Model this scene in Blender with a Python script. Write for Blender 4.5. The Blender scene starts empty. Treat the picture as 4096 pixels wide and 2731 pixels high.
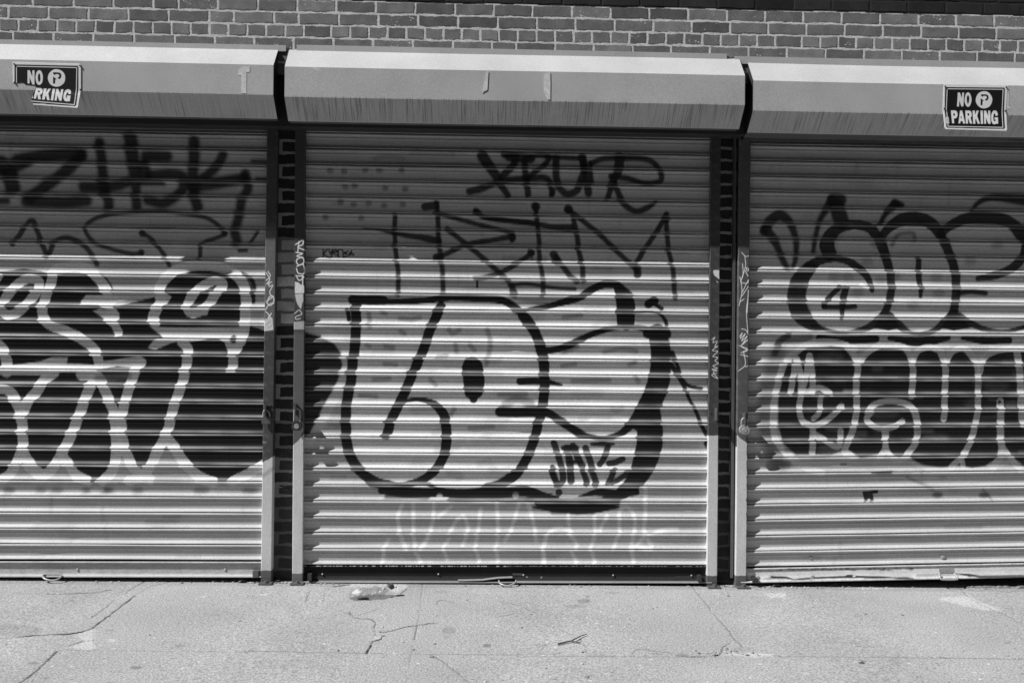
import bpy, bmesh, math, random
import numpy as np
from mathutils import Vector
random.seed(7); rng = np.random.default_rng(7)
S = bpy.context.scene; COL = S.collection

# ------------------------------------------------------------------ camera
F = 3900.0                       # focal length in pixels of the 4096 px wide photograph
TH, PI_, RO = 0.03600, 0.00062, 0.01002
DIST = 5.42; CH = 1.347
CAM = np.array([0.0, -DIST, CH])
fw = np.array([math.sin(TH)*math.cos(PI_), math.cos(TH)*math.cos(PI_), math.sin(PI_)])
r0 = np.cross(fw, [0, 0, 1]); r0 /= np.linalg.norm(r0); u0 = np.cross(r0, fw)
RX = math.cos(RO)*r0 + math.sin(RO)*u0; UX = -math.sin(RO)*r0 + math.cos(RO)*u0

def P(px, py, y=0.0):
    """photograph pixel -> point on the vertical plane Y=y"""
    d = fw + RX*((px-2048)/F) - UX*((py-1365.5)/F)
    k = (y-CAM[1])/d[1]
    return CAM + d*k
def project(V):
    v = V-CAM; zc = v@fw
    return np.stack([2048+F*(v@RX)/zc, 1365.5-F*(v@UX)/zc], 1)
# ground: a very slightly tilted plane, z = GA + GB*x
_b = np.array([P(300, 2316), P(1700, 2333), P(2600, 2340), P(3500, 2341)])
GB, GA = np.polyfit(_b[:, 0], _b[:, 2], 1)
def G(px, py, h=0.0):
    """photograph pixel -> point on the pavement"""
    d = fw + RX*((px-2048)/F) - UX*((py-1365.5)/F)
    n = np.array([-GB, 0, 1.0]); k = (GA+h-CAM@n)/(d@n)
    return CAM + d*k
def gz(x): return GA+GB*x

cam = bpy.data.cameras.new('camera'); co = bpy.data.objects.new('camera', cam); COL.objects.link(co)
from mathutils import Matrix
M = Matrix(((RX[0], UX[0], -fw[0], CAM[0]), (RX[1], UX[1], -fw[1], CAM[1]), (RX[2], UX[2], -fw[2], CAM[2]), (0, 0, 0, 1)))
co.matrix_world = M
cam.sensor_fit = 'HORIZONTAL'; cam.sensor_width = 36.0; cam.lens = 36.0*F/4096; cam.clip_end = 500; cam.clip_start = 0.05
S.camera = co

# ------------------------------------------------------------------ light
KX, KZ = 2.62, 3.12
trav = Vector((KX, 1.0, -KZ)).normalized()
sun = bpy.data.lights.new('sun', 'SUN'); sun.energy = 5.0; sun.angle = math.radians(0.5); sun.color = (1, 1, 1)
so = bpy.data.objects.new('sun', sun); COL.objects.link(so)
so.rotation_euler = trav.to_track_quat('-Z', 'Y').to_euler(); so.location = (-6, -6, 8)
W = bpy.data.worlds.new('World'); S.world = W; W.use_nodes = True
nt = W.node_tree; nt.nodes.clear()
sky = nt.nodes.new('ShaderNodeTexSky'); sky.sky_type = 'NISHITA'; sky.sun_disc = False
sky.sun_elevation = math.asin(-trav.z); sky.sun_rotation = math.atan2(-KX, -1.0)
bw = nt.nodes.new('ShaderNodeRGBToBW'); bg = nt.nodes.new('ShaderNodeBackground'); ow = nt.nodes.new('ShaderNodeOutputWorld')
bg.inputs['Strength'].default_value = 0.05
nt.links.new(sky.outputs[0], bw.inputs[0]); nt.links.new(bw.outputs[0], bg.inputs[0]); nt.links.new(bg.outputs[0], ow.inputs[0])
S.view_settings.view_transform = 'Standard'; S.view_settings.look = 'None'; S.view_settings.gamma = 1.0
S.view_settings.exposure = 0.31

# ------------------------------------------------------------------ materials
def mat(name, val, rough=0.6, attr=False, n1=(60, .25), n2=(6, .2), scale=(1, 1, 1), bump=0.0, bscale=200, metal=0.0, spec=0.5, streak=None):
    """grey procedural surface: value (or the 'alb' attribute) times two noises, optional bump and vertical rain streaks"""
    m = bpy.data.materials.new(name); m.use_nodes = True; t = m.node_tree; N = t.nodes; L = t.links
    b = N['Principled BSDF']; b.inputs['Roughness'].default_value = rough; b.inputs['Metallic'].default_value = metal
    b.inputs['Specular IOR Level'].default_value = spec
    tc = N.new('ShaderNodeTexCoord'); mp = N.new('ShaderNodeMapping'); mp.inputs['Scale'].default_value = scale
    L.new(tc.outputs['Object'], mp.inputs['Vector'])
    def noise(sc, det=4):
        n = N.new('ShaderNodeTexNoise'); n.inputs['Scale'].default_value = sc; n.inputs['Detail'].default_value = det
        L.new(mp.outputs[0], n.inputs['Vector']); return n.outputs['Fac']
    def math_(op, a, b2):
        q = N.new('ShaderNodeMath'); q.operation = op
        for i, s in enumerate((a, b2)):
            if isinstance(s, (int, float)): q.inputs[i].default_value = s
            else: L.new(s, q.inputs[i])
        return q.outputs[0]
    fac = None
    for sc, am in (n1, n2):
        if am <= 0: continue
        v = math_('ADD', math_('MULTIPLY', math_('SUBTRACT', noise(sc), 0.5), am*2.4), 1.0)
        fac = v if fac is None else math_('MULTIPLY', fac, v)
    if streak:
        zlo, zhi, dens, am = streak
        m2 = N.new('ShaderNodeMapping'); m2.inputs['Scale'].default_value = (dens, 1, 6.0); L.new(tc.outputs['Object'], m2.inputs['Vector'])
        ns = N.new('ShaderNodeTexNoise'); ns.inputs['Scale'].default_value = 1.0; ns.inputs['Detail'].default_value = 3; ns.inputs['Distortion'].default_value = .35
        L.new(m2.outputs[0], ns.inputs['Vector'])
        rp = N.new('ShaderNodeMapRange'); rp.inputs['From Min'].default_value = .50; rp.inputs['From Max'].default_value = .66
        rp.inputs['To Min'].default_value = 0; rp.inputs['To Max'].default_value = am; L.new(ns.outputs['Fac'], rp.inputs['Value'])
        m3 = N.new('ShaderNodeMapping'); m3.inputs['Scale'].default_value = (1.3, 1, 1); L.new(tc.outputs['Object'], m3.inputs['Vector'])
        nb = N.new('ShaderNodeTexNoise'); nb.inputs['Scale'].default_value = 2.0; L.new(m3.outputs[0], nb.inputs['Vector'])
        rb = N.new('ShaderNodeMapRange'); rb.inputs['From Min'].default_value = .30; rb.inputs['From Max'].default_value = .50; rb.inputs['To Min'].default_value = .25; L.new(nb.outputs['Fac'], rb.inputs['Value'])
        at = N.new('ShaderNodeAttribute'); at.attribute_name = 'streak'
        dk = math_('MULTIPLY', math_('MULTIPLY', rp.outputs[0], rb.outputs[0]), at.outputs['Fac'])
        v = math_('SUBTRACT', 1.0, dk); fac = v if fac is None else math_('MULTIPLY', fac, v)
    if attr:
        at = N.new('ShaderNodeAttribute'); at.attribute_name = 'alb'; base = at.outputs['Fac']
    else: base = val
    c = math_('MULTIPLY', base, fac) if fac is not None else base
    if isinstance(c, (int, float)): b.inputs['Base Color'].default_value = (c, c, c, 1)
    else:
        cc = N.new('ShaderNodeCombineColor')
        for i in range(3): L.new(c, cc.inputs[i])
        L.new(cc.outputs[0], b.inputs['Base Color'])
    if bump > 0:
        bn = N.new('ShaderNodeBump'); bn.inputs['Strength'].default_value = bump; bn.inputs['Distance'].default_value = 0.004
        L.new(noise(bscale, 3), bn.inputs['Height']); L.new(bn.outputs[0], b.inputs['Normal'])
    return m

M_curtain = mat('shutter_paint', 0, .45, attr=True, n1=(210, .32), n2=(7, .15), scale=(.5, 1, 1), spec=.22)
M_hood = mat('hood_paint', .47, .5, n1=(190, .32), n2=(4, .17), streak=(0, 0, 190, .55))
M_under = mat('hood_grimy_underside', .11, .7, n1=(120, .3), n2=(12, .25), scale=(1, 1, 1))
M_rail = mat('rail_paint', 0, .5, attr=True, n1=(120, .22), n2=(14, .16), scale=(1, 1, .5), bump=.15, bscale=150)
M_bar = mat('bottom_bar_paint', 0, .6, attr=True, n1=(150, .25), n2=(14, .2), scale=(.4, 1, 1), bump=.12, bscale=120, spec=.18)
M_brick = mat('brick', 0, .9, attr=True, n1=(170, .45), n2=(13, .45), bump=.22, bscale=160, spec=.2)
M_mortar = mat('mortar', 0, .95, attr=True, n1=(300, .25), n2=(30, .2), bump=.3, bscale=140, spec=.1)
M_pave = mat('concrete_pavement', 0, .9, attr=True, n1=(115, .85), n2=(2.6, .15), bump=.8, bscale=150, spec=.2)
M_sign = mat('sign_plastic', 0, .32, attr=True, n1=(200, .12), n2=(12, .08))
M_dark = mat('dark_steel', .035, .5, n1=(90, .3))
M_black = mat('black_void', .01, .9, n1=(20, 0), n2=(6, 0))
M_steel = mat('worn_steel', .34, .38, n1=(160, .3), n2=(30, .2), metal=.15)
M_dsteel = mat('dull_steel', .12, .45, n1=(160, .3), n2=(30, .2), metal=.3)
M_tape = mat('tape_residue', .64, .7, n1=(160, .2), n2=(40, .3))
M_conc = mat('concrete_ledge', .3, .9, n1=(80, .2))
M_bark = mat('twig_bark', .07, .9, n1=(200, .4))
M_leaf = mat('dry_leaf', .2, .8, n1=(90, .4))
M_chip = mat('stone_chips', 0, .9, attr=True, n1=(200, .3))
M_label = mat('paper_label', .40, .7, n1=(200, .15))
def clear_mat(name, al, alpha):
    m = mat(name, al, .18, n1=(60, .2), n2=(20, .2)); b = m.node_tree.nodes['Principled BSDF']
    b.inputs['Alpha'].default_value = alpha; return m
M_clear = clear_mat('clear_plastic', .26, .34)
M_wrap = clear_mat('clear_film', .6, .22)

# ------------------------------------------------------------------ mesh helpers
def link(o, parent=None):
    COL.objects.link(o)
    if parent: o.parent = parent
    return o
def mesh_np(name, V, Fq, m, parent=None, alb=None, smooth=False, extra=None):
    """vertices (n,3), faces (k,4) or list -> ONE mesh object with optional per-vertex reflectance"""
    me = bpy.data.meshes.new(name)
    V = np.asarray(V, dtype=np.float32)
    if isinstance(Fq, np.ndarray):
        k, c = Fq.shape
        me.vertices.add(len(V)); me.vertices.foreach_set('co', V.ravel())
        me.loops.add(k*c); me.loops.foreach_set('vertex_index', Fq.astype(np.int32).ravel())
        me.polygons.add(k); me.polygons.foreach_set('loop_start', np.arange(0, k*c, c, dtype=np.int32))
        me.update(calc_edges=True); me.validate()
    else:
        me.from_pydata([tuple(map(float, v)) for v in V], [], Fq)
    me.polygons.foreach_set('use_smooth', np.full(len(me.polygons), bool(smooth)))
    if alb is not None:
        a = me.attributes.new('alb', 'FLOAT', 'POINT'); a.data.foreach_set('value', np.asarray(alb, dtype=np.float32))
    for kx, vv in (extra or {}).items():
        a = me.attributes.new(kx, 'FLOAT', 'POINT'); a.data.foreach_set('value', np.asarray(vv, dtype=np.float32))
    me.materials.append(m); me.update()
    return link(bpy.data.objects.new(name, me), parent)
def grid_faces(nr, nc, off=0):
    i = np.arange(nr-1)[:, None]*nc + np.arange(nc-1)[None, :]
    i = i.ravel()+off
    return np.stack([i, i+1, i+nc+1, i+nc], 1)
class MB:
    """collects solids for one mesh"""
    def __init__(s): s.v = []; s.f = []; s.a = []
    def add(s, V, Fc, alb=.3):
        o = len(s.v); s.v += [tuple(map(float, p)) for p in V]; s.f += [tuple(i+o for i in f) for f in Fc]
        s.a += list(alb) if hasattr(alb, '__len__') else [alb]*len(V)
    def box(s, x0, x1, y0, y1, z0, z1, alb=.3, bev=0.0):
        bm = bmesh.new(); bmesh.ops.create_cube(bm, size=1.0)
        for v in bm.verts:
            v.co = Vector((x0+(x1-x0)*(v.co.x+.5), y0+(y1-y0)*(v.co.y+.5), z0+(z1-z0)*(v.co.z+.5)))
        if bev: bmesh.ops.bevel(bm, geom=bm.edges[:], offset=bev, segments=2, affect='EDGES')
        s.bm(bm, alb)
    def bm(s, bm, alb=.3):
        bm.verts.index_update()
        s.add([v.co for v in bm.verts], [[v.index for v in f.verts] for f in bm.faces], alb); bm.free()
    def tube(s, pts, r, n=10, alb=.3, closed=False):
        pts = [Vector(p) for p in pts]; rings = []; N = len(pts)
        up = Vector((0.13, 0.3, 1)).normalized(); rr = r if hasattr(r, '__len__') else [r]*N
        for i, p in enumerate(pts):
            a = pts[(i-1) % N] if (i > 0 or closed) else p; b = pts[(i+1) % N] if (i < N-1 or closed) else p
            t = (b-a).normalized(); x = t.cross(up)
            if x.length < 1e-4: x = t.cross(Vector((1, 0, 0)))
            x.normalize(); y = t.cross(x)
            rings.append([p+(x*math.cos(2*math.pi*k/n)+y*math.sin(2*math.pi*k/n))*rr[i] for k in range(n)])
        V = [q for R in rings for q in R]; Fc = []
        for i in range(N if closed else N-1):
            j = (i+1) % N
            for k in range(n): Fc.append((i*n+k, i*n+(k+1) % n, j*n+(k+1) % n, j*n+k))
        if not closed: Fc += [tuple(range(n))[::-1], tuple(range((N-1)*n, N*n))]
        s.add(V, Fc, alb)
    def prism(s, poly, y0, y1, alb=.3):
        """polygon of (x,z) extruded from y0 (front) to y1"""
        n = len(poly)
        V = [(x, y0, z) for x, z in poly]+[(x, y1, z) for x, z in poly]
        Fc = [tuple(range(n)), tuple(range(n, 2*n))[::-1]]+[(i, i+n, (i+1) % n+n, (i+1) % n) for i in range(n)]
        s.add(V, Fc, alb)
    def build(s, name, m, parent=None, smooth=False, attr=False):
        o = mesh_np(name, s.v, s.f, m, parent, alb=s.a if attr else None, smooth=smooth)
        bm = bmesh.new(); bm.from_mesh(o.data); bmesh.ops.recalc_face_normals(bm, faces=bm.faces); bm.to_mesh(o.data); bm.free()
        return o
def empty(name, loc):
    o = bpy.data.objects.new(name, None); o.location = loc; o.empty_display_size = .1; return link(o)
def tag(o, label=None, cat=None, group=None, kind=None):
    if label: o['label'] = label
    if cat: o['category'] = cat
    if group: o['group'] = group
    if kind: o['kind'] = kind
    return o
def keep(o, parent):
    """parent without moving (parts are modelled in world coordinates)"""
    o.parent = parent; o.matrix_parent_inverse = Matrix.Translation(parent.location).inverted(); return o

# ------------------------------------------------------------------ paint engine (spray paint and marker laid on real surfaces)
def smooth_path(pts, n=6):
    p = np.asarray(pts, float)
    if len(p) < 3: return p
    q = np.vstack([2*p[0]-p[1], p, 2*p[-1]-p[-2]]); out = []
    for i in range(1, len(q)-2):
        for t in np.linspace(0, 1, n, endpoint=False):
            a, b, c, d = q[i-1], q[i], q[i+1], q[i+2]
            out.append(.5*((2*b)+(c-a)*t+(2*a-5*b+4*c-d)*t*t+(-a+3*b-3*c+d)*t**3))
    out.append(q[-2]); return np.array(out)
def wob(X, s):
    return (np.sin(X[:, 0]*.071+s)+np.sin(X[:, 1]*.093+1.7*s)+np.sin(X[:, 0]*.19-X[:, 1]*.13+s*.7)+np.sin(X[:, 0]*.047+X[:, 1]*.21+s*2.1))*.25
def seg_dist(X, pts):
    """distance to a polyline and relative position along it"""
    best = np.full(len(X), 1e9); par = np.zeros(len(X)); n = max(len(pts)-1, 1)
    if len(pts) == 1: return np.hypot(*(X-pts[0]).T), par
    for i in range(n):
        a = pts[i]; d = pts[i+1]-a; L2 = d@d+1e-9
        t = np.clip(((X-a)@d)/L2, 0, 1); e = X-a-t[:, None]*d; dd = np.hypot(e[:, 0], e[:, 1])
        m = dd < best; best[m] = dd[m]; par[m] = (i+t[m])/n
    return best, par
def inside(X, poly):
    p = np.asarray(poly, float); r = np.zeros(len(X), bool); j = len(p)-1
    for i in range(len(p)):
        c = ((p[i, 1] > X[:, 1]) != (p[j, 1] > X[:, 1]))
        with np.errstate(divide='ignore', invalid='ignore'):
            xx = (p[j, 0]-p[i, 0])*(X[:, 1]-p[i, 1])/(p[j, 1]-p[i, 1]+1e-12)+p[i, 0]
        r ^= c & (X[:, 0] < xx); j = i
    return r
K4 = 1100/2352.0
class Frame:
    """collects strokes traced in one enlarged view of the photograph (origin ox, oy; k photo pixels per view pixel)"""
    wk = 1.0
    def __init__(s, ops, ox, oy, k=K4): s.ops = ops; s.o = np.array([ox, oy], float); s.k = k
    def pt(s, pts): return np.asarray(pts, float)*s.k+s.o
    def st(s, pts, w, val, soft=5, op=1.0, sm=True, rag=.6):
        p = s.pt(pts); w = np.atleast_1d(np.asarray(w, float))*s.k/2*s.wk
        s.ops.append(('s', smooth_path(p) if sm else p, w, val, soft*s.k, op, rag))
    def po(s, poly, val, soft=3, op=1.0, rag=.6): s.ops.append(('p', s.pt(poly), val, soft*s.k, op, rag))
    def el(s, cx, cy, rx, ry, val, soft=4, op=1.0, rot=0):
        a = np.linspace(0, 2*math.pi, 40, endpoint=False); c, q = math.cos(rot), math.sin(rot)
        s.po([(cx+rx*math.cos(t)*c-ry*math.sin(t)*q, cy+rx*math.cos(t)*q+ry*math.sin(t)*c) for t in a], val, soft, op)
def paint(X, alb, ops):
    seed = 0.0
    for op in ops:
        seed += 1.37
        pts = op[1]
        if op[0] == 's':
            _, _, w, val, soft, al, rag = op; R = w.max()+soft*1.5+2
            lo = pts.min(0)-R; hi = pts.max(0)+R
            idx = np.nonzero((X[:, 0] > lo[0]) & (X[:, 0] < hi[0]) & (X[:, 1] > lo[1]) & (X[:, 1] < hi[1]))[0]
            if len(idx) == 0: continue
            Y = X[idx]; d, par = seg_dist(Y, pts)
            r = w[0] if len(w) == 1 else np.interp(par, np.linspace(0, 1, len(w)), w)
            e = r-d+wob(Y, seed)*min(2.0, w.max()*.12)*rag
        else:
            _, _, val, soft, al, rag = op; R = soft*1.5+2
            lo = pts.min(0)-R; hi = pts.max(0)+R
            idx = np.nonzero((X[:, 0] > lo[0]) & (X[:, 0] < hi[0]) & (X[:, 1] > lo[1]) & (X[:, 1] < hi[1]))[0]
            if len(idx) == 0: continue
            Y = X[idx]; d, _ = seg_dist(Y, np.vstack([pts, pts[:1]])); e = np.where(inside(Y, pts), d, -d)+wob(Y, seed)*1.5*rag
        q = np.clip(e/(2*max(soft, .3))+.5, 0, 1); a = al*q*q*(3-2*q)
        alb[idx] = alb[idx]*(1-a)+val*a
    return alb

BK = .012; BG = .47; SILV = .655
# ================================================================== graffiti: left shutter
opsL = []
f = Frame(opsL, 0, 500); s = f.st
for pts, w in (([(150, 300), (330, 270), (560, 250), (690, 250)], 110), ([(690, 270), (560, 400), (400, 520), (260, 620)], 110),
               ([(230, 650), (400, 655), (560, 660), (740, 645)], 105), ([(0, 330), (80, 400), (110, 540)], 140), ([(0, 400), (150, 370), (260, 320)], 70), ([(-40, 650), (60, 650)], 60),
               ([(850, 150), (870, 300), (880, 420), (900, 560), (930, 640), (930, 700)], 92), ([(720, 530), (880, 530), (1000, 520), (1090, 490)], 95),
               ([(1120, 110), (1130, 250), (1150, 400), (1165, 560), (1170, 700)], [125, 125, 110, 85, 90]),
               ([(1250, 270), (1430, 270)], 95), ([(1230, 350), (1240, 440)], 110), ([(1290, 430), (1480, 420), (1560, 440), (1575, 520), (1520, 600), (1400, 670), (1270, 645)], 92),
               ([(1200, 500), (1400, 500)], 45), ([(1660, 140), (1660, 300), (1650, 420), (1660, 560), (1690, 700)], 100), ([(1910, 260), (1830, 380), (1700, 480)], 85),
               ([(1650, 530), (1850, 500), (2080, 460)], 105), ([(2100, 420), (2120, 540), (2070, 640), (2040, 800), (2010, 900), (2030, 1000)], 85), ([(2160, 312), (2300, 316)], 32), ([(2200, 462), (2300, 470)], 36)):
    s(pts, w, BK, 24, .93)
for pts, w in (([(110, 1020), (170, 940), (260, 820), (300, 850), (340, 960), (380, 1060), (410, 1130)], 46), ([(410, 1130), (440, 1060), (470, 1000), (560, 965), (640, 985), (720, 1030), (800, 1130), (830, 1190)], 46),
               ([(1210, 1095), (1120, 1100), (950, 1060), (800, 1000), (730, 890), (780, 820), (900, 775), (1100, 750), (1400, 745), (1640, 770), (1780, 800), (1880, 870), (1930, 930), (1840, 970), (1730, 1020), (1710, 1140)], 38),
               ([(1225, 925), (1300, 980), (1370, 1060), (1420, 1140), (1450, 1200)], 40), ([(1220, 930)], 62), ([(1210, 1090)], 56), ([(2050, 1075), (2110, 1072)], 34), ([(2210, 910), (2140, 1010)], 28), ([(1920, 930)], 55)):
    s(pts, w, .03, 10, .92)
f = Frame(opsL, 0, 1000)
# black fill of the two storeys of letters
f.po([(-10, 185), (200, 160), (350, 178), (420, 212), (540, 215), (620, 200), (740, 205), (800, 230), (870, 330), (900, 385), (950, 440), (1000, 480), (1330, 400), (1340, 320), (1400, 230), (1500, 180), (1700, 155), (1900, 175), (2030, 230), (2130, 270), (2170, 350), (2150, 470), (2110, 640), (2270, 690),
      (2270, 1850), (2100, 1930), (1960, 1990), (1830, 1990), (1720, 1930), (1620, 1860), (1530, 1740), (1480, 1710), (1400, 1710), (1330, 1760), (1260, 1870), (1190, 1900), (1130, 1850), (1090, 1760), (1040, 1710), (990, 1870), (880, 1970), (800, 1990), (750, 1970), (650, 1890), (580, 1830), (540, 1820), (450, 1850), (390, 1900), (330, 1880), (270, 1810), (200, 1830), (110, 1870), (30, 1960), (-10, 1970)], .016, 6)
f.st([(850, 215), (900, 250), (945, 320), (955, 370)], 38, .03, 8); f.st([(1990, 190), (2110, 220), (2170, 300), (2165, 440)], 40, .03, 8)
WH = .66
def wl(fr, pts, w=74, val=WH, soft=4.5, op=.95): fr.st(pts, w*1.12, val, soft, op)
wl(f, [(-20, 150), (100, 118), (300, 112), (430, 140), (500, 165)], 62, .5, 10); wl(f, [(490, 160), (640, 138), (760, 165), (850, 250), (905, 330), (925, 370)], 78)
wl(f, [(455, 190), (440, 280), (400, 380), (372, 480), (368, 560), (430, 640), (560, 690), (680, 750), (780, 820), (830, 890), (845, 960)], 76)
wl(f, [(335, 330), (330, 265), (250, 245), (165, 285), (80, 370), (28, 450), (20, 520), (80, 555), (160, 530), (250, 440), (310, 370)], 74)
wl(f, [(-10, 250), (10, 220)], 40); wl(f, [(-10, 810), (40, 880), (60, 960), (60, 1040)], 84)
f.po([(690, 440), (740, 385), (1350, 382), (1400, 340), (1470, 400), (1430, 460), (1400, 480), (1340, 480), (1325, 397), (1100, 432), (1000, 447), (982, 480), (1020, 540), (1025, 640), (1050, 690), (1050, 735), (990, 740), (960, 660), (890, 590), (800, 520), (860, 500), (935, 512), (860, 475), (700, 470)], WH, 6, .94)
wl(f, [(1330, 620), (1310, 575), (1345, 500), (1385, 420), (1370, 320), (1420, 240), (1520, 172), (1700, 132), (1880, 150), (2020, 215), (2085, 300), (2108, 420), (2100, 560), (2090, 680), (2060, 780)], 80)
wl(f, [(1900, 330), (1905, 285), (1850, 262), (1780, 285), (1700, 335), (1635, 410), (1605, 480), (1630, 535), (1700, 530), (1790, 460), (1840, 390), (1880, 340)], 72)
f.st([(1660, 545), (1760, 535)], 40, WH, 6)
f.po([(1280, 650), (1500, 662), (2110, 655), (2085, 780), (2070, 850), (2040, 900), (2030, 1040), (1945, 1040), (1960, 900), (1925, 790), (1860, 755), (1640, 782), (1540, 772), (1440, 805), (1330, 850), (1265, 835), (1310, 780), (1400, 745)], WH, 6, .94)
f.el(2000, 762, 26, 36, .03, 8)
f.po([(60, 990), (330, 955), (450, 915), (585, 915), (572, 970), (820, 980), (880, 950), (1200, 905), (1250, 940), (1170, 1030), (1120, 1000), (1000, 992), (850, 1022), (840, 1050), (500, 1045), (400, 1069), (-10, 1065), (-10, 1010)], WH, 6, .94)
f.po([(850, 1015), (1120, 1010), (1110, 1040), (850, 1045)], .35, 8, .6)
wl(f, [(1560, 785), (1610, 850), (1600, 960), (1590, 1020), (1570, 1110), (1530, 1220), (1480, 1360), (1450, 1500), (1420, 1580)], 76)
wl(f, [(1210, 960), (1180, 1000), (1130, 1110), (1080, 1260), (1050, 1390), (1043, 1520), (1060, 1660), (1090, 1750), (1130, 1840), (1200, 1910), (1290, 1965)], 76)
f = Frame(opsL, 0, 1450)
wl(f, [(470, 80), (380, 150), (320, 240), (250, 320), (203, 420), (195, 520), (198, 640), (205, 760), (250, 850), (340, 940)], 80)
wl(f, [(-20, 215), (70, 235), (130, 310), (170, 400), (190, 500)], 80); wl(f, [(190, 740), (140, 860), (80, 960), (-20, 1010)], 76)
wl(f, [(250, 890), (350, 955), (440, 920), (500, 830), (560, 720), (620, 600), (690, 420), (740, 280), (790, 180), (835, 110)], 80)
wl(f, [(700, 110), (840, 118), (890, 220), (940, 330), (980, 440), (992, 560), (995, 700), (988, 830), (960, 930), (880, 1012)], 78)
f.st([(840, 130), (1100, 110)], 60, .2, 20, .7)
wl(f, [(540, 800), (600, 880), (660, 960), (760, 1012)], 74); wl(f, [(1420, 640), (1345, 760), (1290, 880), (1210, 975), (1110, 1008)], 80)
wl(f, [(1430, 640), (1490, 720), (1560, 830), (1650, 930), (1750, 995), (1830, 1020)], 80); wl(f, [(2260, 870), (2120, 950), (1990, 1015)], 76)
for x0, x1 in ((-10, 80), (300, 480), (860, 1000), (1120, 1270), (1640, 2250)): f.st([(x0, 1022), (x1, 1024)], 26, .55, 8, .6)
for x, w, o in ((80, 80, .65), (350, 70, .5), (490, 80, .55), (740, 60, .6), (905, 80, .7), (1180, 80, .55), (1720, 110, .6), (2140, 110, .6), (940, 70, .5)): f.el(x, 1092, w*.6, 30, .07, 26, o)
f.el(830, 1085, 60, 22, .5, 10, .8); f.st([(440, 1120), (440, 1260)], 40, .25, 16, .35); f.st([(880, 1240), (880, 1360)], 36, .2, 14, .3)

# ================================================================== graffiti: centre shutter
opsC = []; Frame.wk = 1.09
f1 = Frame(opsC, 1050, 500); f2 = Frame(opsC, 1850, 500); f3 = Frame(opsC, 1150, 1100); f4 = Frame(opsC, 1950, 1100); f5 = Frame(opsC, 1150, 1650); f6 = Frame(opsC, 1950, 1650)
for pts, w in (([(170, 270), (220, 340), (290, 440), (340, 530), (390, 605)], [90, 85, 75, 60, 50]), ([(60, 570), (150, 550), (260, 510), (400, 470), (560, 460), (700, 450), (750, 500), (765, 595)], [58, 55, 50, 48, 40]),
               ([(340, 440), (430, 350), (450, 270), (360, 255)], 58), ([(400, 275), (580, 290)], 75), ([(530, 300), (540, 440), (555, 520), (560, 595)], 52), ([(560, 450), (640, 390), (720, 320), (735, 280), (660, 262), (560, 280)], 44),
               ([(800, 290), (800, 430), (830, 540), (900, 590), (980, 560), (1010, 480), (1040, 380), (1030, 280)], 58), ([(780, 560), (760, 600)], 40), ([(1020, 280), (1060, 420), (1078, 585)], 62), ([(1090, 320), (1110, 500)], 30), ([(720, 275), (1010, 290)], 40),
               ([(1345, 280), (1330, 400), (1290, 470), (1260, 570), (1240, 630)], [85, 70, 60, 48, 44]), ([(1100, 330), (1200, 292), (1350, 288), (1500, 288), (1620, 315), (1690, 400), (1690, 480), (1560, 500), (1420, 460), (1270, 440)], 46),
               ([(1300, 500), (1340, 600), (1400, 695), (1490, 738), (1590, 705), (1660, 655)], [50, 50, 50, 48, 26])):
    f2.st(pts, w, BK, 12, .93)
T = .014
for pts, w in (([(1135, 770), (1130, 880), (1135, 1000), (1145, 1130), (1160, 1250), (1160, 1450)], 38), ([(1390, 700), (1480, 690)], 62), ([(1490, 665), (1500, 800), (1505, 950), (1520, 1080), (1540, 1250), (1545, 1450)], 40),
               ([(860, 885), (1000, 898), (1200, 940), (1400, 970), (1500, 990)], [10, 26, 40, 55, 62]), ([(1480, 750), (1620, 790), (1800, 840), (2000, 890), (2140, 925)], 38),
               ([(2145, 955), (2000, 980), (1800, 1010), (1680, 1050), (1580, 1100), (1500, 1130)], 42), ([(2135, 965)], 66), ([(1490, 1130)], 62), ([(1580, 890), (1680, 970), (1780, 1050), (1900, 1150), (2000, 1240), (2100, 1330)], 44),
               ([(2300, 1100), (2200, 1170), (2060, 1250), (1900, 1305), (1820, 1312)], 42), ([(2300, 1090)], 62), ([(2300, 1100), (2305, 1148)], 12), ([(1835, 1310), (1836, 1385)], 12), ([(2125, 970), (2128, 1003)], 12), ([(2142, 970), (2143, 1000)], 10),
               ([(1820, 730), (1900, 790), (2100, 820), (2352, 850)], 42)): f1.st(pts, w, T, 9, .93)
for pts, w in (([(120, 740), (200, 790), (400, 820), (600, 840), (760, 870), (930, 880)], [50, 40, 42, 42, 46, 62]), ([(625, 690), (640, 850), (655, 1000), (660, 1150), (685, 1300), (690, 1460)], 38), ([(626, 700)], 72), ([(900, 720), (1000, 800), (1130, 900), (1250, 1010), (1340, 1100), (1450, 1200), (1490, 1250)], 42),
               ([(905, 722)], 72), ([(1497, 1235), (1497, 1280)], 62), ([(945, 790), (980, 950), (1000, 1100), (1025, 1200), (1030, 1330)], 42), ([(1745, 760), (1680, 880), (1600, 1000), (1530, 1110), (1480, 1190)], 42), ([(1740, 780), (1750, 950), (1770, 1100), (1800, 1240), (1810, 1400), (1820, 1480)], 40), ([(1740, 800)], 66),
               ([(780, 1110), (810, 1170)], 66), ([(800, 1130), (860, 1210), (920, 1290), (975, 1335)], 46), ([(400, 1370), (560, 1360), (760, 1390), (960, 1402)], 32), ([(420, 1370), (440, 1450)], [40, 70])): f2.st(pts, w, T, 9, .93)
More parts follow.
